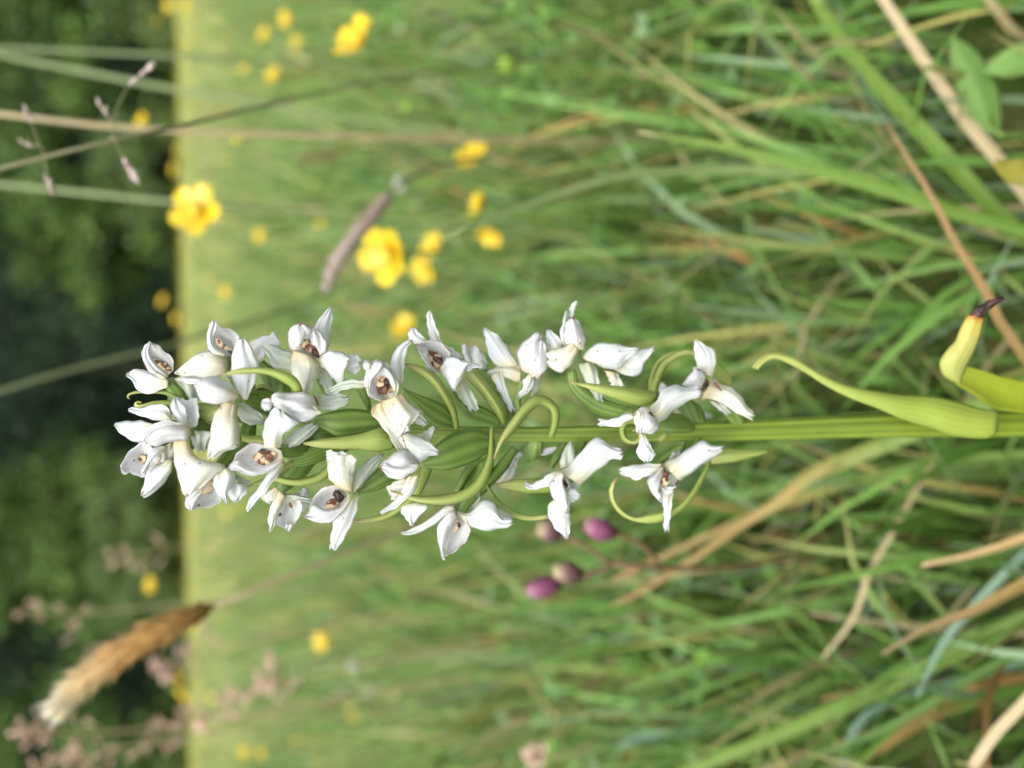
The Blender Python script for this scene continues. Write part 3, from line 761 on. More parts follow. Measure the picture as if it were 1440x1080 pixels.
# F12 open hood facing, lower flank
flower(-9, (489, 694), [
 ('sepal', 's', "490,686 503,662 520,645 534,637", "498,696 512,680 526,660 541,640", 1.0, 2.4, 0.7),
 ('sepal', 'w', "482,712 470,731 467,745 464,760 465,771", "504,698 502,716 497,733 488,752 474,774", 0.8, 1.2, 0.8),
 ('hood', 'h', "487,688 472,683 462,683 450,690 440,702 435,713 434,721 428,725", "493,698 487,710 478,722 468,732 456,735 445,733 434,730 428,727", 0.4, -1.4, -2.2),
 ('petal', 'h', "488,704 478,714 466,717 452,714 440,708 434,720 428,724", "493,700 488,710 478,722 468,733 456,736 444,734 429,728", -1.2, -2.6, 0.8),
 ('column', 't', "470,698 462,705 455,712", "480,708 471,714 459,717", 0.8, 1.0, 0.35),
 ('column', 'b', "466,693 472,690 484,696", "470,700 476,706 485,703", 0.2, 0.0, 0.5),
 ('column', 'b', "434,723 438,721 441,724", "435,726 438,728 441,726", -1.6, -1.6, 0.5),
 ('lip', 'c', "472,684 463,673 460,655 459,635", "496,692 499,676 501,657 503,643", -0.5, -1.4, 1.6),
 ('lip', 'w', "460,650 459,642 460,634", "476,652 477,645 488,637", -1.9, -2.2, 0.4),
 ('ovary', 'o', "501,691 514,676 528,661 548,645 575,632", "504,695 525,691 546,683 565,675 590,655", 2.0, 6.0, 0.6),
], 85)
# F13 front, open dark-throated hood
flower(-13, (560, 553), [
 ('sepal', 'w', "557,545 550,522 549,508 553,498 558,488 568,482 577,477", "566,541 568,525 569,510 572,497 576,487 581,481", 0.8, 1.4, 0.7),
 ('sepal', 's', "514,534 495,533 480,537 466,544 462,550", "515,546 495,546 482,549 470,554 463,553", 1.0, 1.6, 0.5),
 ('sepal', 's', "576,566 592,582 600,592 600,597", "580,588 588,597 596,599 599,598", 1.0, 1.6, 0.3),
 ('hood', 'h', "537,565 522,559 515,548 513,537 515,523 522,511", "558,557 560,543 556,532 550,521 544,511 530,506", 0.4, -1.8, -2.6),
 ('petal', 'h', "517,553 513,540 514,525 520,512 530,507", "520,552 521,540 527,530 535,523 541,512", -1.2, -2.8, 0.8),
 ('petal', 'h', "558,552 560,542 556,531 549,519 536,508", "553,549 549,540 544,530 537,524 531,514", -0.8, -2.6, 0.7),
 ('petal', 'h', "520,521 515,521 511,518 511,513", "521,510 519,507 515,507 512,509", -2.6, -2.2, 0.8),
 ('column', 't', "526,536 530,546 538,553 552,555", "536,525 546,529 553,537 558,546", 1.2, 0.6, 0.35),
 ('column', 'b', "529,548 534,553 541,556", "539,541 545,543 546,553", 0.0, 0.0, 0.5),
 ('column', 'b', "540,530 544,533 549,537", "538,538 541,541 546,543", 0.4, 0.3, 0.5),
 ('lip', 'c', "537,565 545,578 552,590 557,602 558,618", "567,553 577,566 586,574 595,580 576,597", -0.7, -2.2, 1.5),
 ('lip', 'w', "555,597 557,605 558,620", "575,595 577,605 562,613", -2.4, -2.8, 0.4),
 ('ovary', 'o', "567,545 590,555 612,563 628,572 641,594", "570,554 585,571 598,590 612,600 640,603", 2.5, 8.0, 0.6),
], 80)
# F14 front, closed pinkish hood
flower(-13, (590, 652), [
 ('lip', 'c', "524,571 522,580 535,597 547,613 556,628 562,635", "541,564 546,575 554,589 561,602 566,615 574,631", 0.3, 0.4, -0.8),
 ('sepal', 's', "585,613 600,605 609,598", "605,623 610,612 613,601", 0.8, 1.4, 0.4),
 ('lip', 'w', "566,612 575,608 588,614 602,621 612,628 618,635", "572,630 577,641 588,651 597,646 605,641 616,639", -0.8, -0.2, 1.0),
 ('hood', 'h', "589,650 571,632 555,637 543,645 537,651 533,656", "591,655 583,662 572,669 560,673 550,671 543,665 536,660", 0.2, -1.6, 2.6),
 ('petal', 'h', "589,653 572,654 555,654 542,652 534,656", "588,658 578,666 562,674 549,672 535,660", -2.6, -2.9, 0.7),
 ('sepal', 'w', "574,669 565,688 558,700 545,712 534,719", "592,668 584,690 571,703 557,714 537,723", 1.0, 1.6, 0.6),
 ('sepal', 'c', "571,672 556,677 544,684 546,692", "574,690 563,698 556,704 551,701", 1.8, 2.4, 0.5),
 ('lip', 'w', "572,709 563,718 572,731 577,739", "588,706 600,713 592,724 581,739", 2.0, 1.8, 0.5),
 ('ovary', 'o', "591,650 605,632 625,615 645,605 668,602 690,612", "591,656 610,660 628,661 650,656 670,648 692,632", 2.0, 8.0, 0.6),
], 100)
# F15 open hood, upper flank
flower(-7, (622, 520), [
 ('sepal', 'w', "606,484 602,466 600,452 600,443 602,438", "626,490 618,472 612,455 609,443 605,437", 1.0, 2.0, 0.5),
 ('sepal', 'w', "622,486 626,485 640,492 652,503", "632,500 638,502 645,505 652,507", 1.0, 1.6, 0.3),
 ('sepal', 'w', "592,486 577,480 574,470 577,462", "602,480 593,471 587,464 582,461", 0.2, 0.6, 0.7),
 ('hood', 'h', "618,526 606,523 598,510 590,496 586,486", "631,507 633,498 627,488 618,482 605,479 590,483", 0.5, -1.8, -2.2),
 ('petal', 'h', "612,526 605,523 598,511 590,497 586,487", "612,519 606,511 600,502 595,494 590,486", -1.0, -2.2, 0.5),
 ('column', 't', "592,490 598,500 606,512 612,523", "600,488 612,496 622,505 622,517", 0.8, 0.5, 0.35),
 ('column', 'b', "607,504 612,508 620,514", "612,499 618,503 624,508", 0.0, -0.2, 0.5),
 ('column', 'b', "601,512 604,517 608,522", "603,511 607,516 610,521", -0.6, -0.8, 0.6),
 ('lip', 'w', "618,518 629,502 642,504 652,508 660,510", "622,528 630,540 638,551 646,542 653,519", -0.7, -1.8, 1.2),
 ('lip', 'w', "650,506 660,508 670,511 679,516", "651,521 660,523 666,518 678,517", -0.8, -0.4, 0.5),
 ('sepal', 's', "640,550 650,565 662,577", "652,531 663,550 671,565 674,577", 1.0, 2.0, 0.5),
 ('ovary', 'o', "635,545 655,564 680,572 703,588", "637,560 650,580 670,592 703,600", 2.0, 5.5, 0.7),
], 90)
# F16 small, half hidden behind
flower(5, (668, 515), [
 ('hood', 'h', "658,512 652,500 650,487 653,483", "664,510 661,498 660,488 657,483", 0, -0.6, 0.7),
 ('lip', 'w', "661,505 661,490 668,486 674,492", "676,521 684,520 685,510 679,498", 0, -0.8, 1.0),
], 50)
# F17 hood closed, wing-like sepal
flower(-3, (735, 525), [
 ('sepal', 'w', "700,516 690,505 685,490 682,475 680,462", "730,514 722,500 712,485 700,472 682,461", 0.6, 1.5, 0.8),
 ('sepal', 'c', "732,516 718,513 704,515 692,519 685,524", "732,538 722,535 712,531 702,529 690,528", 0.9, 1.2, 0.6),
 ('sepal', 'w', "690,528 700,548 710,565 717,579", "706,522 711,540 716,555 726,577", 0.7, 2.4, 0.5),
 ('hood', 'h', "733,522 727,505 728,492 735,483 746,473 755,467", "756,531 768,520 771,505 768,490 762,480 763,472 758,467", 0, -0.6, 2.4),
 ('petal', 'h', "743,529 745,512 750,495 757,482 762,476", "757,532 768,521 771,505 768,489 763,477", -2.0, -1.6, 0.7),
 ('petal', 'w', "745,526 735,535 735,545 728,554", "749,529 750,543 742,553 731,560", -1.6, -1.4, 0.5),
 ('sepal', 's', "748,531 750,545 746,557", "763,529 757,545 749,558", 0.4, 0.8, 0.4),
 ('ovary', 'o', "735,522 727,545 722,565 726,590", "741,526 735,548 733,567 741,590", 0.8, 2.6, 0.9),
], 40)
# F18 big lips to the right
flower(-4, (815, 505), [
 ('sepal', 'w', "799,449 801,435 805,427 810,423", "806,449 809,436 813,424", 0.8, 1.4, 0.3),
 ('sepal', 'w', "769,493 768,479 768,467 771,464", "794,488 786,475 778,467 774,464", 0.8, 1.4, 0.6),
 ('hood', 'h', "800,492 793,478 793,465 796,453 802,446", "822,492 825,476 821,464 816,455 808,447", 0, -1, 2.2),
 ('petal', 'w', "794,488 787,471 791,455 794,441 797,437", "799,486 795,470 797,453 798,442 798,438", 0.2, 0.4, 0.5),
 ('column', 'b', "810,475 810,468 813,463", "812,475 812,469 814,464", -2.0, -1.8, 0.6),
 ('column', 't', "812,478 815,478 818,479", "812,483 815,484 818,482", -2.1, -2.1, 0.4),
 ('column', 'b', "814,488 814,494 814,501", "816,488 816,494 816,501", -1.4, -1.4, 0.6),
 ('petal', 'c', "804,480 790,489 775,492 769,494", "814,490 808,506 800,517 788,524 770,516", -1.2, -1.4, 0.9),
 ('lip', 'w', "818,503 828,490 838,484 850,482 865,483 880,487 899,489", "826,508 840,513 851,518 862,520 874,517 881,506 896,493", -0.6, -2.2, 1.6),
 ('lip', 'w', "880,500 895,494 908,491 919,488", "864,521 880,527 890,530 901,525 906,512 919,495", -0.6, -0.2, 0.6),
 ('sepal', 's', "813,512 818,525 826,542 838,562", "833,508 840,522 843,540 848,564", 1.2, 1.8, 0.5),
 ('sepal', 'c', "850,521 855,532 860,543", "868,524 874,535 880,544", 1.0, 1.4, 0.4),
 ('ovary', 'o', "797,524 800,545 815,565 840,582 868,588", "809,520 816,540 850,560 888,573", 2.0, 3.6, 0.6),
], 70)
# F19 front, over the stem
flower(-13, (920, 596), [
 ('sepal', 'w', "891,582 884,580 875,583 863,588 852,590 842,589", "892,590 882,591 873,598 862,601 852,599 843,601", 0.6, 0.8, 0.5),
 ('sepal', 'w', "901,609 899,622 895,635 898,643 906,649", "909,611 911,623 918,633 922,640 913,649", 0.5, 0.6, 0.6),
 ('petal', 'w', "904,612 906,620 909,628 913,634", "909,613 912,622 917,632 921,640", -0.2, -0.4, -0.4),
 ('lip', 'w', "911,575 922,565 930,550 940,543 950,540 961,544 972,544 984,542", "927,598 935,591 945,580 957,571 970,563 986,558", 0.4, 2.4, 1.8),
 ('hood', 'h', "909,571 900,573 893,580 891,590 894,600 896,612", "917,577 923,588 928,602 920,609 909,610 899,607", -0.6, -1.5, 2.4),
 ('petal', 'w', "896,577 892,586 893,597 896,608", "905,582 906,592 906,601 901,609", -2.4, -2.4, 0.5),
 ('column', 'b', "913,577 911,583 910,591", "918,581 918,586 913,591", -2.4, -2.3, 0.4),
], 50)
# F20 right end, dark throat, brown-stained lip
flower(-6, (990, 545), [
 ('sepal', 'w', "984,524 979,510 977,497 976,486 977,478", "1002,530 1006,515 1007,502 1003,492 994,486 979,478", 0.8, 1.6, 0.6),
 ('hood', 'h', "985,549 961,543 963,535 968,529 974,524", "990,545 992,533 991,523 984,518 975,517", 0, -1.2, 2.0),
 ('petal', 'w', "983,524 976,522 974,518", "990,521 983,517 976,516", -0.9, -1.2, 0.4),
 ('column', 'b', "985,552 986,541 990,532", "993,547 996,538 998,533", -0.8, -0.8, 0.5),
 ('column', 'b', "978,521 981,519 985,520", "979,525 983,525 985,523", -1.6, -1.6, 0.4),
 ('petal', 's', "987,552 994,545 1000,534", "990,557 1003,550 1006,540", 0.2, 0.5, -0.5),
 ('lip', 'c', "1001,534 1015,539 1030,545 1043,557 1050,570 1055,575 1061,580", "986,562 1000,562 1013,566 1028,576 1043,585 1052,588 1058,591", -0.5, 0.4, 1.4),
 ('column', 'b', "1002,536 1008,540 1015,549", "1003,540 1008,545 1017,552", -1.6, -1.7, 0.3),
 ('sepal', 's', "997,564 1008,574 1022,583", "1012,566 1021,571 1030,579", 0.9, 1.6, 0.3),
], 50)
# F21 lower right
flower(-6, (940, 660), [
 ('sepal', 's', "936,650 942,640 950,632", "945,648 955,640 958,633", 1.5, 3.0, 0.4),
 ('sepal', 'w', "930,653 915,652 900,653 885,655 876,657 873,660", "926,663 913,669 903,672 893,675 884,670 873,668", 0.6, 1.2, 0.6),
 ('sepal', 'w', "930,693 932,712 934,728 933,745", "947,690 945,710 943,728 941,746", 0.3, 0.8, 0.6),
 ('lip', 'w', "932,654 940,647 955,640 968,630 980,622 989,619 999,625 1018,627", "957,677 964,671 974,665 985,656 996,648 1006,643 1017,633", 0.4, -1.0, 1.6),
 ('hood', 'h', "930,655 920,665 911,674 911,683 916,692 922,700 929,707", "934,658 930,675 928,688 931,697 931,706", -0.5, -1.0, 1.6),
 ('petal', 'h', "930,690 935,697 943,695", "929,680 941,684 952,682", -0.2, -0.4, 0.8),
 ('petal', 's', "936,657 938,668 940,684", "949,656 956,668 953,684", 0.6, 0.6, -0.6),
 ('column', 'b', "931,659 930,666 932,673", "936,660 939,667 941,675", -0.9, -0.6, 0.5),
 ('column', 't', "930,672 930,678 931,685", "938,671 941,677 938,684", -0.7, -0.6, 0.4),
 ('column', 'b', "951,676 950,680 951,684", "956,674 954,679 953,684", -0.4, -0.4, 0.4),
], 40)
# F22 out of sight side of the spike
flower(9, (945, 560), [
 ('lip', 'w', "918,541 926,537 935,541 940,548", "919,549 928,552 936,554 942,556", 0, 0, 0.5),
 ('sepal', 'w', "962,562 975,567 990,577 1003,586", "958,578 970,585 985,588 1000,588", 0, 1, 0.5),
 ('sepal', 'c', "948,574 955,570 964,572", "950,581 957,582 966,580", 0, 0, 0.5),
 ('sepal', 'w', "1003,531 1008,529 1013,531", "1004,536 1009,536 1013,535", -2, -2, 0.3),
], 40)
# F23 lower flank
flower(-6, (800, 672), [
 ('sepal', 's', "787,660 788,645 793,632 798,624 802,621", "808,652 809,638 806,627 803,621", 1.2, 2.4, 0.5),
 ('sepal', 'w', "785,661 775,664 765,671 755,677 747,680 738,677", "779,680 770,684 760,687 750,689 743,688 738,681", 0.6, 1.2, 0.6),
 ('sepal', 'w', "779,700 771,712 771,725 780,742 795,757", "800,713 803,727 802,742 799,757", 0.9, 1.2, 0.8),
 ('lip', 'w', "786,663 800,654 813,640 823,628 832,619 840,615 850,619 858,626 867,630 875,632", "817,683 827,673 838,663 850,655 860,647 867,645 873,647 876,641", -0.2, -1.4, 1.6),
 ('hood', 'h', "785,662 777,672 772,685 776,697 783,707 790,716 796,722", "793,666 792,680 797,692 800,705 801,715 798,722", -0.6, -1.4, 1.8),
 ('petal', 'w', "788,664 781,674 780,688 787,702 796,718", "793,666 792,680 797,692 800,705 800,715", -2.2, -2.6, 0.4),
 ('petal', 's', "793,666 795,676 801,690", "806,664 815,672 815,686", 0.5, 0.6, -0.6),
 ('petal', 'w', "796,690 800,686 810,688 816,694", "799,703 803,707 811,704 815,699", -0.8, -0.6, 0.6),
 ('column', 'b', "790,672 793,675 799,680", "791,679 794,685 799,687", -0.6, -0.4, 0.4),
], 40)
# F24 bottom flower on the lower flank
flower(-5, (643, 722), [
 ('sepal', 'w', "638,711 625,712 610,725 590,738 575,745 564,748", "641,720 623,728 608,740 593,747 580,753 565,751", 0.5, 1.0, 0.5),
 ('sepal', 's', "642,717 650,706 665,697 674,690", "652,722 661,720 671,710 675,698", 1.4, 2.4, 0.5),
 ('hood', 'h', "643,722 634,745 628,763 626,782", "655,730 661,741 660,752 652,765 641,774 628,782", 0.2, -0.8, -1.2),
 ('petal', 'h', "640,720 630,722 618,735 614,750 617,765 620,780 623,788", "644,727 634,745 628,760 625,775 626,787", -0.6, -1.6, 1.2),
 ('column', 't', "641,730 636,742 631,752", "646,732 645,742 638,752", 0.2, 0.4, 0.35),
 ('column', 'b', "643,737 645,735 648,737", "643,741 646,742 648,741", -0.2, -0.2, 0.5),
 ('lip', 's', "699,716 703,714 713,721 722,727", "700,727 708,729 715,730 721,732", 0.4, 0.6, 0.3),
 ('lip', 'w', "642,716 655,721 665,717 673,707 681,702 690,704 697,712 704,727 712,728 721,731", "646,728 655,735 665,742 678,746 692,746 707,743 715,742 721,738", -0.4, -1.4, 1.3),
], 45)
# F25 behind the stem
flower(5, (725, 645), [
 ('lip', 'w', "698,679 708,662 716,650 723,641", "713,677 723,668 727,655 732,642", 0, 0.5, 0.7),
 ('sepal', 'w', "723,642 735,633 760,630 790,629", "730,646 745,643 765,640 783,636", -1.0, -2.0, 0.4),
 ('sepal', 'w', "662,683 668,668 675,655 681,649", "672,680 680,668 684,655 684,650", 0, 0.5, 0.3),
], 30)

# bracts: the narrow yellow-green leaf under each flower
def bract(P, w, off, o0, o1, fold=0.8, mat=M_BRACT, tilt=0.0): return rib('bract', orchid, P, w, off, o0, o1, mat, fold, tilt=tilt)
def bractLR(L, R, off, o0, o1, bu=0.8, mat=M_BRACT): return surf('bract', orchid, L, R, off, o0, o1, bu, mat, thick=0.0003, n=22, rough=0.4)
bract("250,560 232,552 200,551 185,553 179,558 183,561", [8, 7, 6, 5, 4, 2], -1, 1, 0)
bract("262,572 241,567 220,566 203,570 193,572 190,568 194,565 199,567", [11, 9, 7, 6, 5, 5, 4, 2], -3, 2, 0)
bract("420,552 412,538 390,526 365,521 340,522 311,527", [14, 17, 11, 9, 8, 2], -12, 2, -1, 0.8)
bractLR("556,629 548,633 530,636 505,633 480,632 450,630 427,625", "556,612 537,601 520,605 500,611 475,614 450,617 426,622", -11, 2, -2, 1.6)
bract("478,648 462,662 445,673 420,678 400,676 385,673 365,678 348,685", [16, 15, 12, 11, 10, 9, 6, 2], -6, 2, 1)
bract("603,652 596,668 586,693 570,709 545,725 520,731 498,732", [16, 16, 11, 9, 8, 7, 4], -6, 2, 0)
bract("692,600 691,620 689,648 675,680 650,697 620,703 590,702 565,695 549,690", [6, 8, 13, 16, 16, 15, 12, 8, 2], -12, 6, -2, 1.2)
bract("774,615 780,597 781,578 770,566 755,563 738,577 722,598 705,622 695,645", [10, 11, 13, 15, 16, 15, 13, 8, 3], -9, 5, -2, 1.4)
bract("642,604 640,590 636,576 624,553 608,532 588,519 568,512", [8, 10, 13, 15, 15, 12, 3], -10, 3, -1, 1.2)
bractLR("715,596 712,575 695,550 680,530 668,518 654,517", "702,597 690,575 672,550 660,538 652,530 651,522", -3, 2, -1, 2.0)
bractLR("926,553 915,549 890,545 860,542 830,539 803,537", "924,562 912,570 898,571 878,565 850,556 803,538", -10, 2, -2, 1.4)
bract("920,556 922,540 933,514 950,501 965,496 980,497", [12, 12, 11, 10, 9, 6], -2, 1, 2)
bract("914,556 916,535 924,512 937,501 952,496 962,497", [6, 7, 7, 7, 6, 5], 0, 1, 2)
bractLR("1004,507 1018,517 1026,528 1030,541", "1001,530 1010,536 1020,541 1028,545", 2, 0, 0, 0.8)
bract("912,601 892,592 880,594 875,606 880,618 893,622 901,616 897,606 889,605", [8, 10, 10, 10, 9, 8, 6, 5, 2], -7, 1, -1.5, 0.8)
bract("931,592 937,600 935,610 926,619", [7, 11, 12, 6], -7, 0.5, -0.5)
bractLR("778,672 745,673 720,675 697,680", "778,692 750,694 725,692 699,684", -2, 1, 0, 0.9)
bract("684,682 700,705 715,718 730,726 750,729 772,726", [3, 6, 8, 8, 7, 6], -4, 0, 1, 0.6)
bract("690,630 680,646 668,652 655,668 642,692", [8, 10, 13, 13, 9], -4, 4, 1, 1.5, M_OVARY)
bract("724,630 707,655 690,675 673,697", [10, 17, 15, 8], -3, 4, 0, 1.5, M_OVARY)
bractLR("1000,640 988,662 972,690 950,712 915,722 895,728 878,720 866,706 863,690 866,678 869,672", "1000,652 988,680 968,710 940,730 915,736 890,733 870,722 859,705 856,690 860,678 867,671", -4, 3, -2, 0.9)
bractLR("1080,634 1050,632 1018,631 985,640", "1080,637 1058,643 1030,650 990,653", 4, 0, 0, 0.8)
bractLR("345,562 355,549 375,548 389,554", "348,574 365,574 378,570 390,566", -7, 0, 3, 1.5, M_OVARY)
bractLR("352,556 362,542 376,541 388,552", "352,560 362,550 376,549 386,556", -6, 0, 2, 0.5)
bractLR("276,566 290,567 310,569", "276,590 288,598 300,598", -5, 0, 0, 1.5)
bractLR("497,541 505,556 513,570 517,578", "515,547 520,560 522,572 522,580", -7, 0, 3, 1.0, M_OVARY)
bractLR("399,640 414,628 430,620 452,605 482,614", "402,653 420,656 440,653 459,646 490,634", -8, 0, 5, 2.4, M_OVARY)
bractLR("340,610 355,612 372,614 384,622", "340,620 352,624 366,626 380,634", -8, 0, 1, 0.8)
bract("392,669 401,658 412,650", [7, 10, 8], -9, 0, 1)
bract("820,618 815,634 812,652", [10, 16, 10], -3, 3, 0, 1.2, M_OVARY)
bract("795,622 783,642 774,658", [8, 14, 8], -2, 3, 1, 1.0, M_OVARY)
bract("960,628 942,638 926,650", [12, 12, 8], -4, 2, 0, 0.8, M_OVARY)

# stem leaves
surf('leaf', orchid, "1404,578 1375,573 1340,563 1310,557 1260,554 1210,546 1175,535 1140,516 1118,502 1095,496 1080,497 1066,506 1057,516",
     "1404,606 1390,616 1345,614 1310,602 1270,590 1235,575 1195,560 1160,542 1135,526 1110,513 1092,505 1078,509 1066,520", -2.6, -0.2, -3.5, 1.6, M_SHEATH, thick=0.0005, n=40, m=11, rough=0.5)
leaf = surf('leaf', orchid, "1480,545 1440,537 1410,530 1380,521 1349,513 1338,517", "1470,586 1440,580 1400,575 1375,558 1350,543 1334,534", -1.5, 0, -6, -1.4, M_GLEAF, thick=0.0005, n=24, m=9, rough=0.5)
tag(leaf, 'lower leaf folded over, its end yellowed and its tip scorched black')
surf('folded_end', leaf, "1334,534 1325,526 1321,512 1326,500 1338,485 1344,478 1352,458 1363,441", "1350,540 1357,522 1368,500 1376,480 1382,457 1384,446", -7.5, 0.0, -4.0, 1.2, M_YLEAF, thick=0.0005, n=24, m=9, rough=0.5)
surf('scorched_tip', leaf, "1362,443 1370,434 1385,425 1400,419 1411,417", "1384,448 1391,437 1401,429 1413,422", -11.4, 0, -1.5, 2.0, M_SCORCH, thick=0.0006, n=18, m=7, rough=1.2)
# ------------------------------------------------------------------ buttercups
M_BUTTER = leaf_mat('buttercup petal', [(0.0, (0.45, 0.22, 0.006)), (0.35, (0.72, 0.50, 0.008)), (1.0, (0.76, 0.58, 0.016))], 0.05, 6, 0.25, 0.25, 0.6, 0.1)
M_BCENTRE = plain_mat('buttercup stamens', (0.45, 0.30, 0.02), (0.75, 0.55, 0.05), 900, 0.7)
M_GSTEM = plain_mat('green flower stalk', (0.10, 0.18, 0.03), (0.20, 0.30, 0.07), 90, 0.5, 0.3)
M_TSTEM = plain_mat('straw stalk', (0.34, 0.24, 0.11), (0.50, 0.38, 0.20), 70, 0.6, 0.3)
M_BUDG = plain_mat('green bud', (0.20, 0.36, 0.03), (0.34, 0.50, 0.06), 300, 0.6, 0.3)

def butter_petal():
    n, m = 8, 7
    t = np.linspace(0, 1, n)[:, None]; s = np.linspace(-1, 1, m)[None, :]
    wv = 0.78 * np.sin(np.pi * np.clip(t * 0.80 + 0.06, 0, 1)) ** 0.8
    x = 0.06 + t * 0.94 - 0.06 * s ** 2 * t ** 6; y = s * wv * 0.55; z = 0.26 * t ** 1.4 + 0.10 * s ** 2 * t
    x = np.broadcast_to(x, (n, m)); z = np.broadcast_to(z, (n, m))
    G = np.stack([x, np.broadcast_to(y, (n, m)), z], -1)
    V = G.reshape(-1, 3); i = np.arange(n * m).reshape(n, m)
    q = np.stack([i[:-1, :-1], i[:-1, 1:], i[1:, 1:], i[1:, :-1]], -1).reshape(-1, 4)
    S, T = np.meshgrid(np.linspace(0, 1, m), np.linspace(0, 1, n))
    uvs = np.stack([S.ravel(), T.ravel()], 1)
    V2 = V - np.array([0, 0, 0.015]); o = len(V)
    ring = np.r_[i[:, 0], i[-1, 1:], i[::-1, -1][1:], i[0, ::-1][1:]]
    sd = np.stack([ring[:-1], ring[1:], ring[1:] + o, ring[:-1] + o], -1)
    return new_mesh('petal', np.vstack([V, V2]), np.concatenate([q, q[:, ::-1] + o, sd]), M_BUTTER, np.vstack([uvs, uvs]))

def knob(name, mat, sx, sz, k=10, n=7, lump=0.0, z0=0.0):
    r = np.random.default_rng(3)
    V = []; fs = []
    for i in range(n):
        f = math.pi * (0.02 + 0.96 * i / (n - 1))
        for j in range(k):
            a = 2 * math.pi * (j + 0.5 * (i % 2)) / k; q = 1 + lump * r.uniform(-1, 1)
            V.append((sx * math.sin(f) * math.cos(a) * q, sx * math.sin(f) * math.sin(a) * q, z0 - sz * math.cos(f)))
    for i in range(n - 1):
        for j in range(k): fs.append((i * k + j, i * k + (j + 1) % k, (i + 1) * k + (j + 1) % k, (i + 1) * k + j))
    fs.append(tuple(range(k))[::-1]); fs.append(tuple((n - 1) * k + j for j in range(k)))
    uv = [(j / k, i / (n - 1)) for i in range(n) for j in range(k)]
    return new_mesh(name, np.array(V), fs, mat, uv)
ME_PETAL = butter_petal()
ME_CENTRE = knob('stamens', M_BCENTRE, 0.26, 0.20, 10, 7, 0.12, 0.16)
ME_CALYX = knob('calyx', M_BUDG, 0.13, 0.10, 8, 6, 0.05, 0.0)

def orient(axis, spin=0.0):
    z = Vector(axis).normalized(); q = z.to_track_quat('Z', 'Y')
    return (q.to_matrix().to_4x4() @ Matrix.Rotation(spin, 4, 'Z'))

def stalk_path(head, base, axis=None, n=10, sway=0.01):
    head = np.asarray(head); base = np.asarray(base)
    if axis is not None:
        a = np.asarray(axis, float); a /= np.linalg.norm(a); L = np.linalg.norm(head - base)
        c = head - a * L * 0.25
        P = np.array([head, c * 0.7 + (head * .75 + base * .25) * .3, base * .5 + head * .5 * 1.0, base])
        P = np.array([head, head - a * 0.06 * L - np.array([0, 0, .10 * L]), (head + base) / 2 + np.array([sway, 0, 0]), base])
    else: P = np.array([head, (head + base) / 2 + np.array([sway, 0, 0]), base])
    return resample(np.c_[P], n) if False else np.stack([np.interp(np.linspace(0, 1, n), np.linspace(0, 1, len(P)), P[:, k]) for k in range(3)], 1)

def smooth_path(P, n):
    P = np.asarray(P, float); E = np.vstack([2 * P[0] - P[1], P, 2 * P[-1] - P[-2]]); out = []
    for i in range(1, len(E) - 2):
        u = np.linspace(0, 1, 8, endpoint=False)[:, None]; p0, p1, p2, p3 = E[i - 1:i + 3]
        out.append(0.5 * (2 * p1 + (p2 - p0) * u + (2 * p0 - 5 * p1 + 4 * p2 - p3) * u ** 2 + (3 * p1 - p0 - 3 * p2 + p3) * u ** 3))
    Q = np.vstack(out + [P[-1:]]); s = np.r_[0, np.cumsum(np.linalg.norm(np.diff(Q, axis=0), axis=1))]
    return np.stack([np.interp(np.linspace(0, s[-1], n), s, Q[:, k]) for k in range(3)], 1)

def buttercup(head, R, axis, label, group=None, open_=1.0, spin=0.0, petals=5, lean=(0, 0)):
    head = np.asarray(head, float)
    base = np.array([head[0] + lean[0], head[1] + lean[1], 0.0])
    root = empty('buttercup', base); tag(root, label, 'buttercup', group)
    L = max(head[2], .02); ax = np.array(axis, float); ax /= np.linalg.norm(ax)
    P = smooth_path([base - [0, 0, .004], base * .65 + head * .35 + [0.004, 0, 0], head * .85 + base * .15 - ax * .01, head - ax * R * 0.05], 12)
    V, fs, uv = tube(P, np.linspace(.0010, .0006, 12), 6)
    mk('stem', V, fs, M_GSTEM, root, base, uv)
    M0 = orient(axis, spin)
    for k in range(petals):
        o = bpy.data.objects.new('petal', ME_PETAL); COL.objects.link(o); o.parent = root
        o.matrix_basis = Matrix.Translation(Vector(head - base)) @ M0 @ Matrix.Rotation(2 * math.pi * k / 5, 4, 'Z') @ Matrix.Rotation(-(1 - open_) * 0.9 + 0.06 * math.sin(k * 2.3 + spin), 4, 'Y') @ Matrix.Diagonal((R, R, R, 1))
    for me in (ME_CENTRE, ME_CALYX):
        o = bpy.data.objects.new(me.name.split('.')[0], me); COL.objects.link(o); o.parent = root
        o.matrix_basis = Matrix.Translation(Vector(head - base)) @ M0 @ Matrix.Diagonal((R, R, R, 1))
    return root

def camdir(x, y, z):
    """direction given as image-right, image-up, towards-camera"""
    return tuple(x * XC + y * YC - z * VDIR)

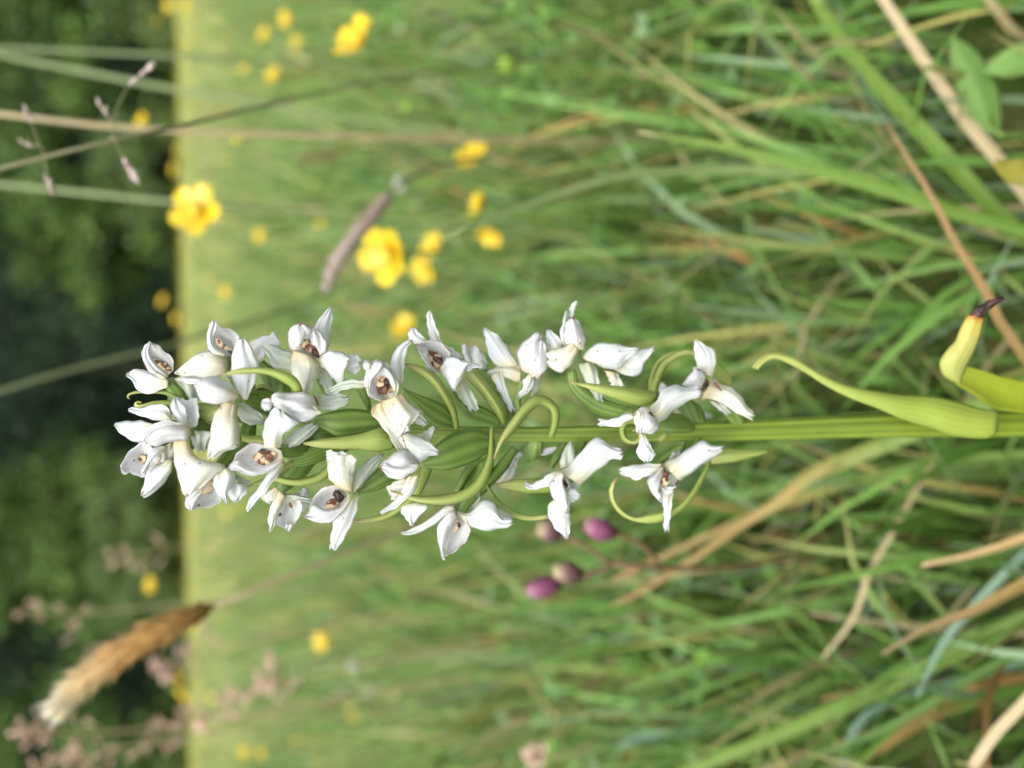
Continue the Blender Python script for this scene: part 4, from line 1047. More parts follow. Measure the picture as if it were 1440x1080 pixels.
BC = [  # px, py, depth, petal length, axis (right, up, to camera), openness, label
 (505, 58, .300, .0105, (-.55, .35, .75), .9, 'open buttercup on a bare stalk, alone beyond the drooping green stalks'),
 (278, 296, .295, .0105, (-.15, .08, 1.0), 1.05, 'open buttercup facing out, its petals crossing the line of the meadow edge and wood'),
 (548, 356, .275, .0115, (-.5, -.35, .8), .85, 'large buttercup partly covered by the dry pinkish grass spike'),
 (612, 348, .42, .0085, (-.6, .2, .7), .8, 'small pale buttercup just behind the tip of a fine green grass blade'),
 (598, 378, .43, .0085, (-.5, -.4, .7), .8, 'small buttercup tucked behind the large one by the dry grass spike'),
 (668, 226, .37, .0098, (-.4, .5, .7), .75, 'half open buttercup above the long green grass blade'),
 (679, 292, .36, .0085, (-.9, .25, .35), .7, 'side-on buttercup crossed by a fine green grass blade'),
 (692, 326, .38, .0080, (-.35, -.8, .45), .7, 'drooping buttercup hanging under the fine green grass blade'),
 (764, 195, .52, .0100, (-.5, .3, .8), .8, 'small buttercup touching the long straw stalk'),
 (572, 464, .50, .0105, (-.4, .4, .7), .7, 'buttercup peeping out behind the white orchid petals'),
 (386, 107, .95, .0115, (-.5, .2, .8), .9, 'pale blurred buttercup, one of a pair beside the leaning dark stalk'),
 (373, 50, 1.0, .0115, (-.5, .2, .8), .9, 'pale blurred buttercup, one of a pair beside the leaning dark stalk'),
 (202, 172, .75, .0090, (-.5, .2, .8), .9, 'buttercup standing against the dark wood, touching the straw stalk'),
 (214, 823, .95, .0110, (-.5, .2, .8), .9, 'lone buttercup against the dark wood near the golden foxtail head'),
 (499, 1002, .90, .0110, (-.5, -.2, .8), .9, 'lone buttercup in the green meadow near the pinkish grass plumes'),
 (453, 312, .80, .0085, (-.5, .2, .8), .9, 'small dull buttercup to the side of the dry pinkish grass spike'),
]
for i, (px, py, d, R, ax, op, lab) in enumerate(BC):
    g = 'pale blurred pair of buttercups' if 'one of a pair' in lab else None
    r_ = np.random.default_rng(40 + i)
    buttercup(W(px, py, d), R, camdir(*ax), lab, g, op, r_.uniform(0, 6), lean=(r_.uniform(-.02, .02), r_.uniform(0, .03)))

def mid_buttercups():
    r = np.random.default_rng(77)
    fixed = [(404, 28), (346, 97), (370, 1059), (346, 1058), (250, 213), (246, 238), (265, 10), (240, 8), (222, 32), (268, 60), (251, 949), (256, 972), (231, 424), (249, 448), (320, 410), (295, 396), (368, 331), (473, 888), (340, 712), (320, 722), (264, 985), (278, 880), (300, 640), (335, 190), (420, 60), (455, 900), (300, 980), (415, 1040)]
    for i, (px, py) in enumerate(fixed):
        d = 1.15 + 0.06 * r.uniform(0, 10) if px > 300 else r.uniform(1.2, 2.4)
        p = W(px, py, d)
        if p[2] < 0.05: p = W(px, py, d * .6)
        buttercup(p, r.uniform(.0105, .013), camdir(-.6, r.uniform(-.3, .3), .7), 'tiny out of focus buttercup scattered in the meadow behind the orchid', 'buttercups scattered through the meadow', .9, r.uniform(0, 6))
    for i in range(46):
        th = math.radians(r.uniform(-29, 29)); q = r.uniform(2.0, 9.0)
        buttercup((math.sin(th) * q, math.cos(th) * q, r.uniform(.17, .285)), r.uniform(.010, .013), camdir(-.8, r.uniform(-.3, .3), .5), 'tiny out of focus buttercup scattered in the meadow behind the orchid', 'buttercups scattered through the meadow', .9, r.uniform(0, 6))
mid_buttercups()

def bud(px, py, d, s, label, mat=M_BUDG):
    head = W(px, py, d); base = head * [1, 1, 0] + [0.005, .01, 0]
    root = empty('flower_bud', base); tag(root, label, 'flower bud')
    P = smooth_path([base - [0, 0, .004], (base + head) / 2 + [.004, 0, 0], head], 9)
    V, fs, uv = tube(P, .0008, 6); mk('stem', V, fs, M_GSTEM, root, base, uv)
    for k in range(5):
        a = 2 * math.pi * k / 5
        o = bpy.data.objects.new('sepal', ME_BUDLEAF); COL.objects.link(o); o.parent = root
        o.matrix_basis = Matrix.Translation(Vector(head - base)) @ Matrix.Rotation(a, 4, 'Z') @ Matrix.Diagonal((s, s, s, 1))
def bud_leaf():
    n, m = 7, 5; t = np.linspace(0, 1, n)[:, None]; q = np.linspace(-1, 1, m)[None, :]
    rad = 0.62 * np.sin(np.pi * (0.06 + 0.88 * t)) ** .7; a = q * 0.66 * np.sin(np.pi * (0.1 + .85 * t)) + 0 * t
    G = np.stack([np.cos(a) * rad, np.sin(a) * rad, np.broadcast_to(t * 1.9 - .3, (n, m))], -1)
    V, Fc, uv = sheet(G, 0.06); return new_mesh('sepal', V, Fc, M_BUDG, uv)
ME_BUDLEAF = bud_leaf()
bud(721, 92, .34, .0048, 'bright green closed flower bud standing in the grass')
bud(784, 371, .45, .0032, 'tiny yellowish green bud low in the grass')
bud(430, 150, .55, .0040, 'dim green bud near the drooping brown grass spike')
bud(576, 150, .48, .0034, 'small green bud beside the bare buttercup stalk')

# ------------------------------------------------------------------ grass blades and stalks one can tell apart
GREEN1 = [(0.0, (0.10, 0.18, 0.02)), (0.6, (0.13, 0.23, 0.025)), (0.97, (0.17, 0.27, 0.045)), (1.0, (0.55, 0.45, 0.25))]
GREEN2 = [(0.0, (0.14, 0.24, 0.05)), (1.0, (0.19, 0.32, 0.09))]
BLUE = [(0.0, (0.14, 0.25, 0.13)), (1.0, (0.22, 0.34, 0.24))]
STRAW = [(0.0, (0.44, 0.37, 0.18)), (1.0, (0.52, 0.42, 0.25))]
RUST = [(0.0, (0.20, 0.27, 0.04)), (0.48, (0.25, 0.26, 0.06)), (0.66, (0.30, 0.19, 0.06)), (1.0, (0.33, 0.20, 0.10))]
ORANGE = [(0.0, (0.18, 0.27, 0.05)), (0.5, (0.34, 0.30, 0.08)), (0.7, (0.42, 0.28, 0.09)), (1.0, (0.50, 0.36, 0.20))]
OLIVE = [(0.0, (0.28, 0.34, 0.13)), (1.0, (0.13, 0.15, 0.07))]
DULL = [(0.0, (0.28, 0.29, 0.13)), (1.0, (0.24, 0.23, 0.13))]
TANNED = [(0.0, (0.16, 0.27, 0.05)), (0.45, (0.20, 0.30, 0.06)), (0.62, (0.38, 0.30, 0.09)), (0.8, (0.44, 0.31, 0.13)), (1.0, (0.36, 0.22, 0.10))]
PALE = [(0.0, (0.30, 0.39, 0.15)), (1.0, (0.33, 0.40, 0.20))]
LIGHT = [(0.0, (0.30, 0.42, 0.14)), (1.0, (0.42, 0.52, 0.24))]
BROWN = [(0.0, (0.16, 0.10, 0.05)), (1.0, (0.24, 0.15, 0.08))]
GM = {}
def gmat(nm, st):
    if nm not in GM: GM[nm] = leaf_mat('grass ' + nm, st, 0.16, 5, 0.3, 0.5, 0.3, 0.3)
    return GM[nm]
for nm, st in (('green', GREEN1), ('fresh', GREEN2), ('blue', BLUE), ('straw', STRAW), ('rust', RUST), ('orange', ORANGE), ('olive', OLIVE), ('dull', DULL), ('brown', BROWN), ('tanned', TANNED), ('pale', PALE), ('light', LIGHT)): gmat(nm, st)

def ground_end(P3):
    """carry the traced line on to the soil"""
    a, b = P3[-2], P3[-1]; v = b - a; v /= np.linalg.norm(v)
    if v[2] < -0.15:
        k = min(b[2] / -v[2], 0.10); c = b + v * k * 0.6
    else: c = b + np.array([v[0], v[1], 0]) * 0.01 + np.array([0, 0, -0.3 * b[2]])
    c[2] = max(c[2], 0.01)
    g = c + (c - b) * 0.3; g[2] = -0.004
    return [c, g]

def blade(P, w, mat, label, fold=0.25, name='grass_leaf', thick=0.00025, group=None, cat='grass blade', to_ground=True, twist=0.5):
    """P: (px, py, depth) from tip to foot; w: widths in px at those points"""
    P = np.array(P, float); P3 = W(P[:, 0], P[:, 1], P[:, 2])
    wm = np.interp(np.linspace(0, 1, len(P)), np.linspace(0, 1, len(w)), w) * P[:, 2] / F
    Q = list(P3); ww = list(wm)
    if to_ground:
        e = ground_end(P3); Q += e; ww += [ww[-1], ww[-1] * .9]
    Q = np.array(Q); n = 30
    s = np.r_[0, np.cumsum(np.linalg.norm(np.diff(Q, axis=0), axis=1))]; s /= s[-1]
    C = smooth_path(Q, n); wn = np.interp(np.linspace(0, 1, n), s, ww)
    T = np.gradient(C, axis=0); T /= np.linalg.norm(T, axis=1, keepdims=True)
    view = CX - C; view /= np.linalg.norm(view, axis=1, keepdims=True)
    S = np.cross(T, view); S /= np.linalg.norm(S, axis=1, keepdims=True); Nn = np.cross(S, T)
    ang = twist * np.sin(np.linspace(0, 2.2, n) + len(label)); ca, sa = np.cos(ang)[:, None], np.sin(ang)[:, None]
    S, Nn = S * ca + Nn * sa, Nn * ca - S * sa
    q = np.linspace(-1, 1, 5)
    G = C[:, None, :] + S[:, None, :] * q[None, :, None] * wn[:, None, None] / 2 + Nn[:, None, :] * (q ** 2)[None, :, None] * wn[:, None, None] * fold
    G = G[::-1]
    V, Fc, uv = sheet(G, thick)
    o = mk(name, V, Fc, GM[mat], None, np.array([G[0, 2, 0], G[0, 2, 1], 0.0]), uv)
    return tag(o, label, cat, group)

def stalk(P, w, mat, label, name='grass_stalk', parent=None, base=None):
    P = np.array(P, float); P3 = W(P[:, 0], P[:, 1], P[:, 2])
    wm = np.interp(np.linspace(0, 1, len(P)), np.linspace(0, 1, len(w)), w) * P[:, 2] / F / 2
    Q = np.array(list(P3) + ground_end(P3)); ww = list(wm) + [wm[-1], wm[-1]]
    s = np.r_[0, np.cumsum(np.linalg.norm(np.diff(Q, axis=0), axis=1))]; s /= s[-1]
    C = smooth_path(Q, 26)[::-1]; r = np.interp(np.linspace(0, 1, 26), s, ww)[::-1]
    V, fs, uv = tube(C, r, 7)
    if parent is None:
        o = mk(name, V, fs, GM[mat], None, np.array([C[0, 0], C[0, 1], 0]), uv); return tag(o, label, 'grass stalk')
    return mk('stem', V, fs, GM[mat], parent, WPOS[parent.name], uv)

blade([(896, 186, .215), (997, 202, .215), (1113, 229, .21), (1230, 260, .205), (1327, 292, .20), (1440, 323, .195)], [2, 10, 16, 20, 20, 18], 'green', 'broad green grass blade with a pale dry tip, beside the fine arching one')
blade([(1135, -30, .25), (1148, 0, .25), (1199, 78, .24), (1269, 156, .23), (1327, 218, .225), (1386, 284, .22), (1424, 319, .215)], [12, 16, 20, 22, 22, 20], 'green', 'broad green grass blade slanting to the foot of another, beside a dry straw')
blade([(624, 334, .17), (701, 301, .18), (767, 277, .19), (840, 253, .20), (900, 242, .21), (1010, 236, .23), (1100, 240, .24)], [3, 8, 12, 14, 13, 12, 11], 'light', 'fine green grass blade arching across two buttercups to a sharp tip')
blade([(1225, -25, .23), (1243, 0, .23), (1300, 85, .225), (1360, 170, .22), (1402, 220, .215)], [10, 12, 14, 17, 17], 'straw', 'pale dry straw blade beside the oval green leaf')
blade([(1246, 173, .19), (1308, 272, .19), (1347, 346, .188), (1386, 408, .186), (1405, 450, .185), (1440, 500, .183)], [3, 7, 9, 11, 12, 12], 'rust', 'rusty brown withered grass blade crossing the broad green ones')
blade([(1200, 10, .30), (1265, 95, .29), (1325, 165, .28), (1385, 235, .27), (1440, 280, .265)], [6, 10, 12, 13, 13], 'blue', 'narrow blue-green grass blade between the straw and broad green blades')
blade([(1050, -10, .36), (1080, 0, .36), (1150, 50, .35), (1195, 85, .34), (1270, 150, .32)], [6, 9, 10, 10, 8], 'orange', 'thin yellowing grass blade running into the broad green one')
blade([(860, 850, .25), (880, 843, .25), (958, 796, .25), (1035, 742, .25), (1094, 703, .245), (1145, 662, .24), (1200, 640, .235)], [2, 7, 9, 12, 16, 22, 24], 'tanned', 'wide grass blade withered tan towards its tip, low beside the orchid stem')
blade([(862, 815, .27), (880, 808, .27), (1016, 745, .265), (1082, 718, .26), (1152, 695, .255), (1230, 672, .25), (1330, 650, .24), (1440, 640, .23)], [4, 8, 10, 12, 13, 14, 14, 13], 'tanned', 'long orange-brown grass blade turning green near its foot')
blade([(1240, 920, .20), (1308, 882, .20), (1366, 862, .198), (1440, 823, .195)], [3, 9, 14, 18], 'orange', 'green grass blade with a pointed orange tip crossing a dry straw')
blade([(1296, 795, .195), (1378, 777, .193), (1440, 757, .19)], [5, 9, 12], 'orange', 'short dry orange grass blade with a blunt pale tip')
blade([(1137, 862, .26), (1210, 874, .255), (1308, 885, .25), (1390, 890, .24), (1440, 893, .235)], [3, 9, 11, 10, 10], 'straw', 'dry straw lying under the orange-tipped grass blade')
blade([(1157, 925, .24), (1200, 868, .24), (1222, 805, .24), (1262, 735, .24)], [3, 7, 8, 7], 'straw', 'curved thin dry grass blade standing across the leaning ones')
blade([(930, 1097, .27), (973, 1080, .265), (1152, 1006, .25), (1269, 952, .24), (1386, 897, .23), (1440, 870, .225)], [12, 16, 20, 22, 20, 18], 'green', 'long broad green grass blade leaning low over the sward')
blade([(870, 1050, .34), (920, 1036, .335), (1030, 1022, .325), (1150, 1000, .31), (1230, 985, .30)], [8, 14, 20, 18, 14], 'blue', 'wide pale blue-green grass blade lying behind the long green one')
blade([(1366, 1080, .20), (1397, 1033, .198), (1440, 987, .195)], [12, 14, 14], 'straw', 'thick pale straw blade leaning out past the other low blades')
blade([(1183, 1085, .26), (1196, 1040, .258), (1225, 1003, .255), (1290, 975, .25), (1360, 955, .245)], [10, 11, 12, 11, 10], 'blue', 'curled bluish grass blade bending under the long green one')
blade([(1154, 985, .25), (1240, 960, .245), (1330, 925, .24), (1440, 880, .23)], [3, 9, 12, 12], 'rust', 'narrow brown and green grass blade beside the curled bluish one')
blade([(1162, 418, .36), (1120, 455, .36), (1082, 494, .36), (1060, 540, .355), (1090, 600, .34)], [8, 14, 15, 12, 10], 'straw', 'pale bent dry blade behind the curled orchid leaf')
blade([(1025, 515, .38), (1110, 522, .37), (1200, 532, .355), (1320, 548, .335)], [8, 14, 16, 14], 'straw', 'flat straw blade lying behind the orchid stem leaf')
blade([(1190, 408, .33), (1260, 425, .32), (1340, 440, .31), (1440, 462, .295)], [4, 12, 14, 14], 'orange', 'yellowish dry blade behind the scorched leaf tip')
blade([(960, 905, .38), (1060, 860, .37), (1150, 800, .36), (1280, 760, .34), (1440, 700, .30)], [4, 12, 16, 18, 18], 'fresh', 'soft green grass blade rising between the two withered ones')
blade([(1020, 700, .30), (1120, 678, .295), (1240, 662, .28), (1440, 655, .25)], [4, 30, 40, 34], 'fresh', 'very wide soft green blade right behind the orchid stem')
blade([(1150, 1062, .24), (1260, 1020, .235), (1360, 960, .23), (1440, 915, .225)], [4, 12, 14, 14], 'fresh', 'slim fresh green blade rising beside the thick pale straw')
blade([(1290, 980, .22), (1330, 900, .22), (1400, 820, .215), (1440, 780, .21)], [4, 9, 11, 11], 'blue', 'thin grey-green blade crossing behind the orange-tipped one')
blade([(900, 690, .45), (1010, 690, .43), (1150, 730, .40), (1300, 760, .37)], [4, 12, 14, 12], 'blue', 'pale blue-green blade half hidden behind the orchid flower spike')
blade([(930, 400, .42), (1040, 380, .40), (1180, 380, .38), (1300, 400, .35)], [4, 14, 16, 14], 'blue', 'soft bluish blade below the broad pair of green blades')
blade([(1040, 340, .38), (1160, 325, .36), (1280, 355, .33), (1440, 380, .30)], [4, 18, 24, 22], 'fresh', 'wide light green blade under the broad green blade')
blade([(1005, 104, .42), (1050, 100, .42), (1090, 105, .42), (1130, 118, .41)], [8, 12, 10, 7], 'rust', 'short reddish brown dead blade lying on the grass')
blade([(1368, 75, .29), (1405, 48, .29), (1450, 15, .288), (1500, -15, .285)], [7, 9, 9, 8], 'brown', 'brown dead stick of grass by the oval green leaf')

stalk([(-120, 60, .36), (0, 67, .37), (250, 79, .39), (400, 90, .42)], [5, 6, 6, 6], 'pale', 'straight green flower stalk rising against the wood, upright')
stalk([(-120, 50, .40), (0, 77, .41), (130, 103, .42), (250, 126, .43), (400, 150, .45)], [6, 7, 8, 8], 'pale', 'blurred green stalk leaning behind the straight green one')
stalk([(-120, 147, .25), (0, 160, .25), (200, 181, .26), (500, 192, .29), (760, 198, .34), (950, 196, .40)], [7, 8, 9, 9, 9, 8], 'straw', 'long straight straw-coloured stalk rising to the wood past two buttercups')
stalk([(-120, 248, .36), (0, 259, .36), (245, 284, .37), (340, 292, .39)], [6, 7, 7, 7], 'pale', 'green stalk passing close by the buttercup that faces out')
stalk([(-100, 585, .33), (0, 550, .33), (100, 520, .34), (250, 482, .36), (420, 430, .42)], [6, 7, 7, 6, 5], 'olive', 'blurred olive stalk leaning over the wood behind the orchid top')
stalk([(765, 1050, .42), (820, 980, .41), (867, 918, .40), (905, 867, .39), (960, 813, .37), (1050, 770, .34)], [7, 10, 11, 11, 10, 9], 'brown', 'reddish brown bare stalk leaning away below the purple buds')

# ------------------------------------------------------------------ foxtail and other seed heads
M_FOX = tint_mat('foxtail bristles', 0.35, 0.6, 0.2)
def foxtail(P, w, cols, stem_pts, stem_w, stem_mat, label, name='foxtail', nb=1400, blen=0.0065, cat='seed head'):
    P = np.array(P, float); C0 = W(P[:, 0], P[:, 1], P[:, 2])               # from tip to foot of the head
    sp = np.array(stem_pts, float); full = W(sp[:, 0], sp[:, 1], sp[:, 2])
    e = ground_end(full); base = np.array([e[1][0], e[1][1], 0.0])
    root = empty(name, base); tag(root, label, cat)
    Q = np.array([C0[-1]] + list(full) + e); C = smooth_path(Q, 24)[::-1]
    V, fs, uv = tube(C, np.interp(np.linspace(0, 1, 24), [0, 1], [stem_w * 1.1, stem_w * .8]), 7)
    mk('stem', V, fs, GM[stem_mat], root, base, uv)
    n = 24; A = smooth_path(C0, n)[::-1]; wr = (np.interp(np.linspace(0, 1, len(P)), np.linspace(0, 1, len(w)), w) * P[:, 2] / F / 2)[::-1]
    rr = np.interp(np.linspace(0, 1, n), np.linspace(0, 1, len(wr)), wr)
    V, fs, uv = tube(A, rr * .72, 9)
    r = np.random.default_rng(len(label)); ca = np.array(cols)
    t = np.repeat(np.linspace(0, 1, n), 9)
    def colr(tt): return np.stack([np.interp(tt, np.linspace(0, 1, len(ca)), ca[:, k]) for k in range(3)], 1)
    core = mk('seed_head', V, fs, M_FOX, root, A[0], None, colr(t) * .8)
    # spikelets with bristles, laid forward along the head
    tb = r.uniform(0.0, 1, nb); ang = r.uniform(0, 6.28, nb)
    ctr = np.stack([np.interp(tb, np.linspace(0, 1, n), A[:, k]) for k in range(3)], 1); rb = np.interp(tb, np.linspace(0, 1, n), rr)
    T = np.gradient(A, axis=0); T /= np.linalg.norm(T, axis=1, keepdims=True); Tb = np.stack([np.interp(tb, np.linspace(0, 1, n), T[:, k]) for k in range(3)], 1)
    ref = np.cross(Tb, [0.3, .2, .9]); ref /= np.linalg.norm(ref, axis=1, keepdims=True); r2 = np.cross(Tb, ref)
    rad = ref * np.cos(ang)[:, None] + r2 * np.sin(ang)[:, None]
    b0 = ctr + rad * (rb * .55)[:, None]; L = r.uniform(.5, 1.1, nb)[:, None] * blen
    tip = b0 + Tb * L * .9 + rad * L * r.uniform(.2, .75, nb)[:, None]; sdv = np.cross(Tb, rad)
    wd = r.uniform(.00035, .0008, nb)[:, None]
    mid = b0 * .55 + tip * .45
    VV = np.stack([b0, mid + sdv * wd, tip, mid - sdv * wd], 1).reshape(-1, 3)
    cc = np.repeat(colr(tb) * r.uniform(.75, 1.35, (nb, 1)), 4, axis=0)
    br = mk('bristles', VV, np.arange(nb * 4).reshape(-1, 4), M_FOX, root, A[0], None, cc); br['kind'] = 'stuff'
    return root
foxtail([(84, 990, .205), (115, 960, .207), (190, 905, .212), (250, 875, .218), (302, 852, .224)], [12, 30, 36, 30, 8],
        [(.36, .20, .07), (.70, .48, .20), (.72, .50, .23), (.78, .63, .38), (.86, .80, .66)],
        [(440, 797, .24), (570, 742, .27), (700, 680, .31), (900, 620, .36)], .0009, 'straw', 'golden furry foxtail seed head with a pale tip, nodding over the meadow edge')
foxtail([(460, 402, .24), (470, 375, .242), (500, 330, .246), (525, 300, .25), (545, 277, .254)], [10, 26, 28, 22, 28, 22],
        [(.56, .44, .36), (.58, .46, .38), (.62, .52, .45), (.66, .58, .52)],
        [(575, 250, .262), (650, 225, .29), (760, 215, .33)], .0008, 'dull', 'dry pinkish brown grass spike lying in front of the large buttercup', blen=.003, nb=600)
foxtail([(420, 226, .48), (455, 219, .485), (495, 211, .49)], [7, 14, 8], [(.34, .24, .11), (.38, .28, .14)],
        [(540, 205, .50), (640, 200, .54)], .0007, 'dull', 'small drooping brown grass spike beside the straw-coloured stalk', blen=.003, nb=260)

M_SPIKE = plain_mat('purple brown spikelet', (0.20, 0.13, 0.11), (0.50, 0.42, 0.36), 500, 0.6, 0.3)
M_PINK = plain_mat('pinkish spikelet', (0.44, 0.28, 0.21), (0.62, 0.44, 0.34), 300, 0.6, 0.3)
def spikelet_mesh(mat, seed):
    r = np.random.default_rng(seed); k, n = 6, 7; V = []; fs = []
    for i in range(n):
        t = i / (n - 1); rad = 0.19 * math.sin(math.pi * (0.05 + .9 * t)) ** .8 * (1 + 0.25 * math.sin(i * 2.1))
        for j in range(k):
            a = 2 * math.pi * j / k + .5 * (i % 2); V.append((rad * math.cos(a) * 1.2, rad * math.sin(a) * .8, t))
    for i in range(n - 1):
        for j in range(k): fs.append((i * k + j, i * k + (j + 1) % k, (i + 1) * k + (j + 1) % k, (i + 1) * k + j))
    fs.append(tuple(range(k))[::-1]); fs.append(tuple((n - 1) * k + j for j in range(k)))
    return new_mesh('spikelet', np.array(V), fs, mat)
ME_SPK = spikelet_mesh(M_SPIKE, 1); ME_PNK = spikelet_mesh(M_PINK, 2)
def spikelet(root, a, b, me, fat=1.0):
    L = np.linalg.norm(b - a); o = bpy.data.objects.new('spikelet', me); COL.objects.link(o); o.parent = root
    o.matrix_basis = Matrix.Translation(Vector(a - WPOS[root.name])) @ orient(b - a) @ Matrix.Diagonal((L * fat, L * fat, L, 1))

def panicle_front(label, d, branches, spk, stem_pts, matname='brown'):
    sp = np.array(stem_pts, float); full = W(sp[:, 0], sp[:, 1], sp[:, 2]); e = ground_end(full)
    base = np.array([e[1][0], e[1][1], 0.0]); root = empty('grass_panicle', base); tag(root, label, 'seed head')
    C = smooth_path(np.array(list(full) + e), 24)[::-1]; V, fs, uv = tube(C, .00055, 6); mk('stem', V, fs, GM[matname], root, base, uv)
    for b in branches:
        b = np.array(b, float); P = smooth_path(W(b[:, 0], b[:, 1], np.full(len(b), d) if b.shape[1] == 2 else b[:, 2]), 10)
        V, fs, uv = tube(P, .00022, 5); mk('branch', V, fs, GM[matname], root, P[0], uv)
    for x0, y0, x1, y1 in spk: spikelet(root, W(x0, y0, d), W(x1, y1, d - .0008), ME_SPK, 1.2)
panicle_front('leaning grey-brown grass stalk with fine side branches of purplish spikelets, against the wood', .185,
   [[(62, 221), (60, 212), (52, 195), (45, 175), (38, 158)], [(57, 206), (50, 205), (40, 204)], [(62, 221), (65, 235), (67, 248), (72, 262)],
    [(163, 196), (160, 188), (162, 165), (170, 140), (185, 116), (200, 104)], [(160, 178), (154, 166), (148, 158)], [(163, 196), (168, 212), (178, 230)]],
   [(46, 174, 40, 160), (44, 168, 47, 158), (40, 160, 33, 146), (38, 166, 34, 155), (48, 206, 33, 201), (36, 203, 25, 195), (44, 205, 38, 197), (66, 243, 64, 256), (69, 250, 73, 268), (72, 262, 76, 276),
    (183, 119, 196, 107), (195, 108, 207, 98), (203, 102, 219, 87), (152, 164, 144, 150), (147, 160, 150, 148), (144, 154, 136, 136), (163, 196, 154, 192), (174, 222, 184, 240), (180, 232, 196, 258)],
   [(-100, 262, .184), (0, 237, .184), (62, 221, .185), (163, 196, .187), (250, 178, .20), (400, 142, .24), (604, 101, .30), (800, 80, .36)], 'dull')

def plume(seed, p, h, spread, n):
    """a loose pinkish grass plume: stem, whorled branches, spikelets"""
    r = np.random.default_rng(seed); base = np.array([p[0], p[1], 0.0]); root = empty('grass_plume', base)
    top = np.array(p, float); P = smooth_path([base - [0, 0, .004], (base + top) / 2 + [r.normal(0, .004), 0, 0], top, top + [r.normal(0, .01), 0, h]], 16)
    V, fs, uv = tube(P, np.linspace(.0011, .0004, 16), 6); mk('stem', V, fs, GM['straw'], root, base, uv)
    for i in range(n):
        t = r.uniform(0, 1) ** .8; s = top + [0, 0, h * t]; s = np.array([np.interp(s[2], P[:, 2], P[:, 0]), np.interp(s[2], P[:, 2], P[:, 1]), s[2]])
        a = r.uniform(0, 6.28); L = spread * (1.1 - .8 * t) * r.uniform(.4, 1)
        e = s + np.array([math.cos(a) * L, math.sin(a) * L, L * r.uniform(.3, 1.0)])
        V, fs, uv = tube(np.array([s, (s + e) / 2 + [0, 0, -.001], e]), .00035, 4); mk('branch', V, fs, GM['straw'], root, s, uv)
        for q in range(5):
            b = s + (e - s) * r.uniform(.45, 1.0); dv = (e - s) / np.linalg.norm(e - s) + r.normal(0, .5, 3)
            spikelet(root, b, b + dv / np.linalg.norm(dv) * r.uniform(.0035, .0052), ME_PNK, 1.1)
    return root
# image position of the foot of each plume's head, depth, head height, spread
PL = [(330, 905, .45, .04, .018, 16), (395, 960, .42, .04, .018, 16), (310, 1010, .48, .04, .02, 16), (440, 935, .42, .03, .016, 12), (215, 1045, .45, .06, .022, 20),
      (245, 770, .60, .05, .02, 10), (230, 900, .60, .05, .022, 10), (150, 860, .52, .05, .018, 9), (800, 1060, .36, .02, .008, 7), (150, 1030, .42, .04, .018, 16)]
for i, (px, py, d, h, s_, n_) in enumerate(PL):
    root = plume(300 + i, W(px, py, d), h, s_, n_)
    if i == 8: tag(root, 'short pinkish seed plume at the end of the reddish brown bare stalk', 'seed head')
    else: tag(root, 'loose pinkish brown grass plume blurred at the meadow edge near the golden foxtail', 'seed head', 'pinkish grass plumes at the meadow edge')

